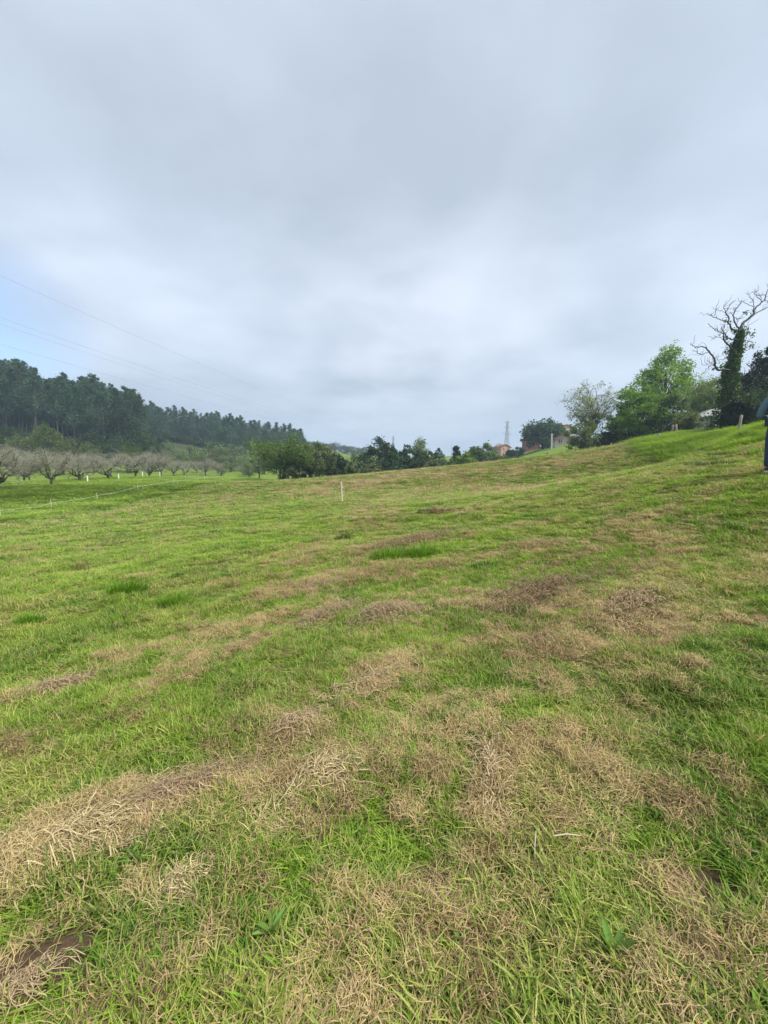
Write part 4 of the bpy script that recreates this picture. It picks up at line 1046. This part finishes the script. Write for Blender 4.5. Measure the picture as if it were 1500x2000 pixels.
for (y0, y1, r_c, lab) in ((538, 851, .021, 'uppermost overhead power cable running from the upper left to the far pylon'),
                           (620, 856, .021, 'upper cable of the close pair of overhead power cables'),
                           (633, 860, .021, 'lower cable of the close pair of overhead power cables'),
                           (672, 862, .022, 'lowest overhead power cable just above the eucalyptus wood')):
    A_ = at(0, y0, 90); B_ = at(768, y1, 450); tt = np.linspace(-.18, 1, 60)[:, None]
    P = A_ + (B_ - A_) * tt; P[:, 2] -= 4 * 4.2 * tt[:, 0] * (1 - tt[:, 0])
    T = Tubes(); T.add(P, r_c, 6); tag(link('power_cable', T.mesh('cable', m_cable)), lab, 'cable', 'overhead power cables')
# cable from the near pylon to the right
A_ = at(991, 828, 300); B_ = at(1115, 836, 170); tt = np.linspace(0, 1, 20)[:, None]; P = A_ + (B_ - A_) * tt; P[:, 2] -= 5 * tt[:, 0] * (1 - tt[:, 0])

# ------------------------------------------------------------------ FENCE POSTS on the bank
FP = [(1441, 857, 811, .062, 'stout leaning weathered fence post nearest the person on the bank'), (1385, 855, 818, .055, 'weathered fence post in the middle of the bank, before the white shed'),
      (1323, 846, 829, .05, 'short fence post beside the brown bush stems, right one of the distant pair'), (1313, 848, 830, .05, 'short leaning fence post, left one of the distant pair'), (1286, 860, 848, .07, 'dark short post at the end of the rail fence')]
for i, (px, by, top, r_p, lab) in enumerate(FP):
    gx_, gy_2 = ground_at(px, by - 3)
    if i in (2, 3): gy_2 = 46 + 2 * (i - 2); gx_ = at(px, top, gy_2)[0]
    p = at(px, top, gy_2); z0 = hz(gx_, gy_2); print('post', px, round(gx_, 1), round(gy_2, 1), round(p[2] - z0, 2))
    me = post_mesh(max(.5, p[2] - z0), r_p * gy_2 / 22 if i else r_p * 1.15, 50 + i)
    o = link('fence_post', me); o.location = (gx_, gy_2, z0); o.rotation_euler = (0, (.08, .03, .12, -.05, 0)[i], i); tag(o, lab, 'fence post', 'weathered fence posts on the bank')

# white electric-fence post in the field
m_plastic = plain('white_plastic', (.58, .47, .36), (.76, .68, .58), 8, .45, 0)
m_tape = plain('white_fence_tape', (.55, .55, .50), (.75, .75, .70), 20, .5, 0)
p = at(668, 984, 20); z0 = hz(p[0], 20)
e = empty('electric_fence_post', (p[0], 20, z0)); tag(e, 'single white plastic electric-fence post standing alone in the mown field', 'fence post')
T = Tubes(); T.add([(0, 0, -.1), (.0, 0, .25), (-.012, 0, .5), (-.008, 0, .75), (-.035, 0, 1.02)], [.030, .028, .026, .026, .022], 8); link('shaft', T.mesh('shaft', m_plastic), e)
for z_ in (.3, .5, .7, .88):
    T = Tubes(); T.add([(.02, 0, z_), (.06, -.01, z_ + .02), (.07, -.01, z_ + .06), (.04, 0, z_ + .08)], [.011] * 4, 5); link('hook', T.mesh('hook', m_plastic), e)
link('step_plate', Geo().box((.03, 0, .06), (.12, .02, .03)).mesh('step_plate', m_plastic), e)
# fence tape at the orchard edge
tp_ = [(at(px, py, d)[0], d) for px, py, d in ((-60, 1004, 22), (0, 1000, 24), (100, 990, 28.5), (190, 978, 34), (270, 968, 40), (340, 960, 46), (400, 950, 58), (440, 943, 70))]
e = empty('fence_tape', (tp_[0][0], tp_[0][1], hz(*tp_[0]))); tag(e, 'thin white electric-fence tape stretched low along the edge of the orchard meadow', 'fence tape')
P = []
for (x0_, y0_), (x1_, y1_) in zip(tp_[:-1], tp_[1:]):
    for t_ in np.linspace(0, 1, 8)[:-1]:
        x_ = x0_ + (x1_ - x0_) * t_; y_ = y0_ + (y1_ - y0_) * t_; P.append((x_, y_, hz(x_, y_) + .50 - .05 * math.sin(math.pi * t_)))
P = np.array(P) - np.array(e.location)
T = Tubes(); T.add(P, .0075, 5); link('tape', T.mesh('tape', m_tape), e)
for i, (x_, y_) in enumerate(tp_[1:]):
    T = Tubes(); T.add([(0, 0, -.1), (0, 0, .4), (0, 0, .78)], [.014, .014, .012], 6); o = link('plastic_stake', T.mesh('stake', m_plastic)); o.location = (x_, y_, hz(x_, y_))
    tag(o, 'thin white plastic stake carrying the tape along the orchard meadow', 'stake', 'white stakes of the orchard tape')

# ------------------------------------------------------------------ PLANTS, HAY and TUSSOCKS in the field
def tussock(name, px, py, wm, hm, n_, mt, label, cat, seed, w=.007, dens=.5, dry=False, lean=.5):
    gx_, gy_2 = ground_at(px, py); rng = np.random.default_rng(seed); V_ = []; F_ = []; R_ = []; c_ = 0
    for i in range(n_):
        a_ = rng.random() * 6.283; rr_ = rng.random() ** .6; ox, oy = math.cos(a_) * rr_ * wm / 2, math.sin(a_) * rr_ * wm / 4
        h_ = hm * rng.uniform(.5, 1.15) * (1 - .4 * rr_); d_2 = a_ + rng.normal() * .8; L_ = lean * rng.uniform(.3, 1.3); dv = np.array([math.cos(d_2), math.sin(d_2), 0]); sv = np.array([-dv[1], dv[0], 0]); ww = w * rng.uniform(.6, 1.3)
        zz = hz(gx_ + ox, gy_2 + oy) - hz(gx_, gy_2) if n_ < 500 and i % 4 == 0 else 0
        for s in range(5):
            t_ = s / 4; pt = np.array([ox, oy, -.02]) + dv * L_ * h_ * t_ ** 1.8 + np.array([0, 0, h_ * (t_ - .35 * min(L_, 1.6) * t_ * t_)]); q_w = ww * (1 - .9 * t_ ** 2) / 2
            V_ += [pt - sv * q_w, pt + sv * q_w]
        for s in range(4): F_.append((c_ + 2 * s, c_ + 2 * s + 1, c_ + 2 * s + 3, c_ + 2 * s + 2)); R_.append(rng.random())
        c_ += 10
    o = link(name, quads_mesh(name, V_, F_, mt, R_, smooth=True)); o.location = (gx_, gy_2, hz(gx_, gy_2)); tag(o, label, cat); return o
L_gr = leafmat('tussock_grass', (.05, .14, .010), (.19, .38, .022), .42)
m_stalk = plain('pale_stalk', (.36, .30, .19), (.50, .42, .28), 60, .7, 0)
L_rush = leafmat('dark_rushes', (.025, .055, .018), (.075, .13, .035), .25)
L_straw = leafmat('straw_heap', (.22, .16, .085), (.56, .44, .26), .2)
L_brown = leafmat('brown_cuttings', (.13, .088, .05), (.36, .25, .145), .2)
tussock('grass_tussock', 775, 1092, .95, .34, 700, L_gr, 'tall bright green grass tussock left standing beside a brown cut patch', 'grass tussock', 1, .010)
tussock('grass_tussock', 830, 1086, .7, .32, 420, L_gr, 'bright green tussock, right half of the uncut tuft above the pale straw heap', 'grass tussock', 11, .010)
tussock('grass_tussock', 250, 1165, .6, .28, 500, L_gr, 'dark green uncut tussock at the left with a pale patch above it', 'grass tussock', 2, .010)
tussock('grass_tussock', 340, 1185, .5, .28, 320, L_gr, 'lighter green tussock just right of the dark one at the left', 'grass tussock', 3, .010)
tussock('grass_tussock', 60, 1222, .40, .2, 300, L_gr, 'low tussock close to the left edge of the field', 'grass tussock', 4, .009)
tussock('rush_clump', 672, 1056, .5, .28, 240, L_rush, 'small clump of dark upright rushes right of the rough strip', 'rush clump', 5, .010, lean=.2)
tussock('rush_clump', 628, 1058, .9, .16, 260, L_rush, 'low dark strip of rushes left of the small upright clump', 'rush clump', 6, .010)
tussock('rush_clump', 862, 1002, .95, .38, 240, L_brown, 'clump of dark leaning stalks upslope of the brown windrow', 'stalk clump', 7, .014, lean=1.3)
tussock('rush_clump', 845, 1002, .95, .26, 260, L_rush, 'dull green rushes around the clump of leaning stalks', 'rush clump', 17, .014, lean=.8)
tussock('dry_weed', 160, 1112, .4, .42, 46, L_brown, 'thin dark dry weed stalks standing alone in the green at left', 'weed', 8, .010, lean=.35)
tussock('bank_scrub', 1425, 905, 2.2, .17, 700, L_rush, 'dark rough tuft at the foot of the green bank', 'tussock', 9, .009)
tussock('bank_scrub', 1436, 886, 1.8, .17, 600, L_rush, 'dark hollow tuft halfway up the green bank', 'tussock', 10, .009)
for i, (px, py, wm, hm, lab) in enumerate(((1390, 878, 1.2, .35, 'long grass tuft low on the green bank below the middle post'), (1340, 872, 1.2, .3, 'long grass tuft at the left end of the green bank'),
        (1465, 850, .9, .35, 'long grass tuft on the bank right of the stout post'), (1490, 885, .8, .3, 'long grass tuft at the bank foot beside the person'), (120, 1018, .9, .3, 'rough dark tuft on the edge of the orchard meadow strip'),
        (60, 1030, .8, .3, 'rough dark tuft nearest the left edge on the meadow strip'), (210, 1000, 1.0, .3, 'rough tuft further along the meadow strip'), (480, 1068, .5, .15, 'small green tuft left of the low rushes'), (950, 1108, .5, .14, 'small dark green tuft right of the tall tussock'))):
    tussock('grass_tussock', px, py, wm, hm, 320, L_gr if i % 2 else L_rush, lab, 'grass tussock', 70 + i, .010)
def hay(name, px, py, wm, dm, hm, n_, mt, label, seed, cat='hay heap', ang=.6, L=(.06, .18), w=.0036):
    gx_, gy_2 = ground_at(px, py); rng = np.random.default_rng(seed); T_ = []; F_ = []; R_ = []; c_ = 0; z0_ = hz(gx_, gy_2)
    ca_, sa_ = math.cos(ang), math.sin(ang)
    for i in range(n_):
        u_, v_ = rng.normal() * .36, rng.normal() * .36; e2 = math.exp(-(u_ * u_ + v_ * v_) * 4)
        ox = u_ * wm * ca_ - v_ * dm * sa_; oy = u_ * wm * sa_ + v_ * dm * ca_
        zz = float(e2 * hm * rng.random()) ; l_2 = rng.uniform(*L); th = ang + rng.normal() * .9; k_ = rng.normal() * 1.2; x_, y_ = ox, oy; ww = w * rng.uniform(.5, 1.4); el = rng.normal() * .25
        for s in range(5):
            sv = np.array([-math.sin(th), math.cos(th), rng.normal() * .3]) * ww / 2; pt = np.array([x_, y_, max(zz + .012 * math.sin(s), .004)])
            T_ += [pt - sv, pt + sv]; x_ += math.cos(th) * l_2 / 4; y_ += math.sin(th) * l_2 / 4; th += k_ / 4; zz += math.sin(el) * l_2 / 4; el -= .22
        for s in range(4): F_.append((c_ + 2 * s, c_ + 2 * s + 1, c_ + 2 * s + 3, c_ + 2 * s + 2)); R_.append(rng.random())
        c_ += 10
    V_ = np.array(T_); zt = H(V_[:, 0] + gx_, V_[:, 1] + gy_2) - z0_; V_[:, 2] += zt + .03
    o = link(name, quads_mesh(name, V_, F_, mt, R_, smooth=True)); o.location = (gx_, gy_2, z0_); tag(o, label, cat); return o
hay('hay_heap', 745, 1210, .75, .42, .16, 1500, L_straw, 'pale heap of dry straw with drooping ends in the middle of the field', 21)
hay('hay_heap', 650, 1205, .8, .35, .09, 900, L_straw, 'flatter brownish heap of cut grass left of the pale heap', 22)
hay('hay_heap', 800, 1060, 2.0, .8, .12, 1500, L_brown, 'dark brown patch of cut thatch behind the bright green tussock', 23, w=.010)
hay('hay_heap', 1050, 1165, 1.6, .8, .10, 1800, L_brown, 'wide brown mat of cuttings right of the pale heap', 24, w=.007)
hay('hay_heap', 1220, 1200, 1.2, .5, .10, 1100, L_brown, 'dark brown litter further right along the same windrow', 25, w=.007)
hay('hay_heap', 640, 1145, .9, .3, .08, 800, L_straw, 'light strip of straw upslope of the pale heap', 26)
hay('hay_heap', 100, 1352, .55, .18, .06, 800, L_straw, 'small pale straw strip on green at the left edge', 27)
hay('hay_heap', 570, 1440, .30, .16, .06, 500, L_straw, 'rounded nest of dry stems left of the green tufts in the middle', 28, w=.0035)
hay('hay_heap', 620, 1535, .42, .22, .06, 900, L_straw, 'bright straw wisp at the right end of the lower left windrow', 29, w=.0035)
hay('hay_heap', 120, 1670, .62, .22, .06, 1500, L_straw, 'long straw windrow combed slantwise at the lower left', 30, w=.0035)
hay('hay_heap', 320, 1580, .6, .2, .06, 1300, L_straw, 'middle stretch of the lower left windrow', 31, w=.0035)
hay('hay_heap', 20, 1960, .16, .06, .02, 160, L_straw, 'straw tangle at the lower left corner beside the bare soil', 32, w=.0022, L=(.04, .12))
hay('hay_heap', 340, 1745, .14, .08, .03, 160, L_straw, 'little curled knot of straw on the green at the lower left', 33, w=.003, L=(.05, .12))
hay('hay_heap', 1060, 1255, .5, .3, .06, 700, L_brown, 'grey-brown tangle of cuttings right of the middle', 34, w=.005)
hay('hay_heap', 730, 1340, .5, .2, .05, 700, L_straw, 'thin straw strip slanting up from the nest of stems', 35, w=.004)
hay('hay_heap', 960, 1520, .4, .14, .07, 500, L_straw, 'pale dry standing wisps right of the middle', 36, w=.0035, ang=1.3)
# the two lone dry stalks
for px, py, L_, ang, lab in ((1107, 1658, .115, .02, 'single pale flat stalk lying level on the grass'), (1045, 1672, .10, 1.2, 'single pale stalk leaning upright just left of the level one')):
    gx_, gy_2 = ground_at(px, py); T = Tubes(); T.add([(-L_ / 2, 0, 0), (0, .003, .006), (L_ / 2, 0, .002)], [.0026, .003, .0022], 6)
    o = link('dry_stalk', T.mesh('dry_stalk', m_stalk)); o.location = (gx_, gy_2, hz(gx_, gy_2) + .075); o.rotation_euler = (0, -.9 if ang > 1 else .03, ang); tag(o, lab, 'stalk')
# broad-leaved weeds
L_dock = leafmat('dock_leaves', (.10, .20, .035), (.20, .33, .06), .4)
def weed(px, py, n_, L, label, seed, upright=.5):
    gx_, gy_2 = ground_at(px, py); rng = np.random.default_rng(seed); e = empty('broad_leaved_weed', (gx_, gy_2, hz(gx_, gy_2))); tag(e, label, 'weed')
    for i in range(n_):
        a_ = 6.283 * i / n_ + rng.normal() * .3; el = rng.uniform(.25, 1.0) * upright + .15; l_ = L * rng.uniform(.7, 1.2); V_ = []; F_ = []
        for s in range(6):
            t_ = s / 5; w_ = l_ * .10 * math.sin(math.pi * min(.97, .12 + t_ * .86)) ** .8 + .001; r_ = l_ * t_; zz = r_ * math.sin(el) - .55 * l_ * t_ * t_ * math.cos(el) * .7
            for k_, dz_ in ((-1, .006), (0, -.003), (1, .006)): V_.append((math.cos(a_) * r_ * math.cos(el) - math.sin(a_) * k_ * w_, math.sin(a_) * r_ * math.cos(el) + math.cos(a_) * k_ * w_, zz + dz_ + .02))
        for s in range(5):
            for k_ in (0, 1): F_.append((s * 3 + k_, s * 3 + k_ + 1, s * 3 + k_ + 4, s * 3 + k_ + 3))
        link('leaf', quads_mesh('leaf', V_, F_, L_dock, [rng.random()] * len(F_), smooth=True), e)
weed(530, 1830, 9, 0.083, 'blue-green broad-leaved weed low in the middle left foreground', 1, 1.0)
weed(330, 1925, 4, 0.061, 'flat bright pointed leaf weed near the bottom left', 2, .3)
weed(672, 1800, 5, 0.077, 'slender broad-leaved weed left of the foreground middle', 3, 1.1)
weed(1195, 1880, 6, 0.094, 'tall upright grey-green weed in the lower right foreground', 4, 1.2)
weed(1070, 1725, 5, 0.066, 'rosette of dark leaves under the lying stalk', 5, .6)
for i, (px, py) in enumerate(((610, 1880), (900, 1850), (255, 1700), (1290, 1600), (980, 1940), (700, 1620), (1420, 1560), (150, 1560))): weed(px, py, 5, .06, ('small weed left of the bottom centre', 'small weed right of the foreground middle', 'small weed between the two lower left windrows', 'small weed in the green at the right', 'small weed near the bottom edge right of centre', 'small weed in the middle below the dry wisps', 'small weed among green blades near the right edge', 'small weed above the long lower left windrow')[i], 60 + i, .7)
weed(1480, 1945, 5, 0.077, 'broad flat leaves at the bottom right corner', 6, .5)
weed(480, 1780, 5, 0.061, 'small leafy weed beside the green tufts left of the blue-green one', 7, .8)
weed(1170, 1240, 6, 0.099, 'leafy weed in the grass right of the brown mat', 8, .8)
weed(800, 1530, 5, 0.066, 'light green weed among the dry stems in the middle', 9, .9)

# ------------------------------------------------------------------ PERSON at the right edge, seen from behind
m_skin = plain('skin', (.42, .26, .19), (.48, .30, .22), 8, .5, 0)
m_sweat = plain('grey_blue_knit', (.07, .12, .18), (.13, .20, .28), 40, .9, .5)
m_vest = plain('navy_quilted_vest', (.012, .016, .035), (.025, .032, .06), 12, .7, .5)
m_jean = plain('dark_denim', (.012, .026, .055), (.028, .055, .10), 30, .85, .3)
m_shoe = plain('dark_shoe', (.015, .015, .018), (.04, .04, .045), 10, .6, 0)
m_hair = plain('brown_hair', (.03, .02, .012), (.06, .04, .025), 60, .6, .5)
m_sole = plain('pale_sole', (.5, .5, .5), (.6, .6, .6), 4, .7, 0)
pp = at(1516, 920, 7.8); pz = hz(pp[0], 7.8)
person = empty('person', (pp[0], 7.8, pz), -.72)
tag(person, 'person in grey-blue jumper, navy vest and jeans cut off by the right edge', 'person')
def skin_obj(name, joints, edges, root, material, parent, sub=2):
    me = bpy.data.meshes.new(name); me.from_pydata([j[0] for j in joints], edges, []); me.update()
    o = link(name, me, parent); me.materials.append(material)
    md = o.modifiers.new('skin', 'SKIN'); md.use_smooth_shade = True
    me.skin_vertices.new() if hasattr(me.skin_vertices, 'new') and len(me.skin_vertices) == 0 else None
    sv = me.skin_vertices[0].data
    for i, j in enumerate(joints):
        r_ = j[1]; sv[i].radius = (r_, r_) if isinstance(r_, (int, float)) else r_
    sv[root].use_root = True
    sb = o.modifiers.new('sub', 'SUBSURF'); sb.levels = sub; sb.render_levels = sub
    return o
def ensure_skin(me):
    if len(me.skin_vertices) == 0:
        bm_ = __import__('bmesh').new(); bm_.from_mesh(me); bm_.verts.layers.skin.verify(); bm_.to_mesh(me); bm_.free()
def skin(name, joints, edges, root, material, parent, sub=2):
    import bmesh
    me = bpy.data.meshes.new(name); bm_ = bmesh.new(); ly = bm_.verts.layers.skin.verify()
    vs = []
    for i, j in enumerate(joints):
        v_ = bm_.verts.new(j[0]); r_ = j[1]; v_[ly].radius = (r_, r_) if isinstance(r_, (int, float)) else r_; v_[ly].use_root = (i == root); vs.append(v_)
    for a_, b_2 in edges: bm_.edges.new((vs[a_], vs[b_2]))
    bm_.to_mesh(me); bm_.free(); o = link(name, me, parent); me.materials.append(material)
    md = o.modifiers.new('skin', 'SKIN'); md.use_smooth_shade = True; md.branch_smoothing = .6
    sb = o.modifiers.new('sub', 'SUBSURF'); sb.levels = sub; sb.render_levels = sub
    return o
# body (skin): pelvis root
B = [((0, 0, .93), .115), ((0, 0, 1.08), .11), ((0, .01, 1.26), .125), ((0, 0, 1.40), .10), ((0, .01, 1.49), .052), ((0, .02, 1.57), .070), ((0, .03, 1.65), .088), ((0, .02, 1.72), .060),
     ((-.17, 0, 1.40), .052), ((-.255, -.03, 1.20), .042), ((-.30, -.02, 1.06), .037), ((-.20, .17, 1.05), .03), ((-.09, .29, 1.09), .023), ((-.06, .33, 1.10), .028),
     ((.17, 0, 1.40), .052), ((.255, -.03, 1.20), .042), ((.30, -.02, 1.06), .037), ((.20, .17, 1.05), .03), ((.09, .29, 1.09), .023), ((.06, .33, 1.10), .028),
     ((-.095, 0, .86), .085), ((-.11, .01, .50), .055), ((-.12, -.02, .10), .038), ((-.125, .10, .045), .033), ((.095, 0, .86), .085), ((.115, .01, .50), .055), ((.13, -.02, .10), .038), ((.14, .10, .045), .033)]
E = [(0, 1), (1, 2), (2, 3), (3, 4), (4, 5), (5, 6), (6, 7), (3, 8), (8, 9), (9, 10), (10, 11), (11, 12), (12, 13), (3, 14), (14, 15), (15, 16), (16, 17), (17, 18), (18, 19), (0, 20), (20, 21), (21, 22), (22, 23), (0, 24), (24, 25), (25, 26), (26, 27)]
body = skin('body', B, E, 0, m_skin, person)
S = [((0, 0, .98), (.17, .125)), ((0, 0, 1.10), (.155, .12)), ((0, .01, 1.27), (.165, .125)), ((0, 0, 1.40), (.12, .10)), ((0, .005, 1.475), .065),
     ((-.175, 0, 1.405), .072), ((-.262, -.03, 1.21), .062), ((-.305, -.02, 1.05), .056), ((-.20, .17, 1.045), .047), ((-.10, .28, 1.085), .038),
     ((.175, 0, 1.405), .072), ((.262, -.03, 1.21), .062), ((.305, -.02, 1.05), .056), ((.20, .17, 1.045), .047), ((.10, .28, 1.085), .038), ((0, 0, .93), (.17, .125))]
skin('jumper', S, [(0, 1), (1, 2), (2, 3), (3, 4), (3, 5), (5, 6), (6, 7), (7, 8), (8, 9), (3, 10), (10, 11), (11, 12), (12, 13), (13, 14), (0, 15)], 0, m_sweat, person)
skin('vest', [((0, -.005, 1.06), (.172, .142)), ((0, 0, 1.20), (.176, .146)), ((0, .005, 1.34), (.17, .14)), ((0, 0, 1.44), (.12, .11))], [(0, 1), (1, 2), (2, 3)], 0, m_vest, person)
J = [((0, 0, .97), (.168, .13)), ((0, 0, .90), (.165, .13)), ((-.10, 0, .80), .115), ((-.115, .012, .50), .082), ((-.12, -.015, .28), .072), ((-.122, -.015, .09), .068), ((.10, 0, .80), .115), ((.118, .012, .50), .082), ((.13, -.015, .28), .072), ((.132, -.015, .09), .068)]
skin('jeans', J, [(0, 1), (1, 2), (2, 3), (3, 4), (4, 5), (1, 6), (6, 7), (7, 8), (8, 9)], 1, m_jean, person)
for s in (-1, 1):
    sh = skin('shoe', [((s * .125, -.06, .055), (.048, .05)), ((s * .13, .05, .05), (.05, .045)), ((s * .14, .16, .04), (.045, .034))], [(0, 1), (1, 2)], 0, m_shoe, person)
    g = Geo().box((s * .132, .05, .012), (.085, .25, .03)); link('sole', g.mesh('sole', m_sole), sh)
    hb_ = []   # hand: palm joint plus five fingers curled round a phone
    base = Vector((s * .06, .33, 1.10)); js = [((s * .075, .31, 1.095), .03), (tuple(base), .034)]; es = [(0, 1)]
    for k_ in range(4):
        f0 = base + Vector((-s * .012, .02, .03 - .02 * k_)); f1 = f0 + Vector((-s * .028, .03, .003)); f2 = f1 + Vector((-s * .028 * (1 - .08 * k_), -.005, 0)); n0 = len(js)
        js += [(tuple(f0), .010), (tuple(f1), .009), (tuple(f2), .008)]; es += [(1, n0), (n0, n0 + 1), (n0 + 1, n0 + 2)]
    n0 = len(js); t0_ = base + Vector((-s * .015, -.02, .03)); js += [(tuple(t0_), .011), (tuple(t0_ + Vector((-s * .025, -.005, .02))), .009)]; es += [(1, n0), (n0, n0 + 1)]
    skin('hand', js, es, 0, m_skin, person, 1)
skin('hair', [((0, -.035, 1.56), .055), ((0, -.03, 1.64), .092), ((0, .0, 1.72), .088), ((0, .05, 1.745), .06)], [(0, 1), (1, 2), (2, 3)], 1, m_hair, person)
for s in (-1, 1): skin('ear', [((s * .088, .03, 1.60), .012), ((s * .092, .02, 1.63), .016)], [(0, 1)], 0, m_skin, person, 1)
skin('nose', [((0, .11, 1.64), .010), ((0, .128, 1.605), .015)], [(0, 1)], 0, m_skin, person, 1)
# belt bag on the left hip
bg_ = Geo().box((-.185, -.03, .93), (.07, .12, .12)).mesh('belt_bag', m_vest); link('belt_bag', bg_, person)
ph = Geo().box((0, .36, 1.12), (.075, .012, .15)).mesh('phone', m_shoe)
o = link('mobile_phone', ph); o.location = person.location; o.rotation_euler = person.rotation_euler; tag(o, 'small dark phone held in both hands by the person at the right edge', 'phone')
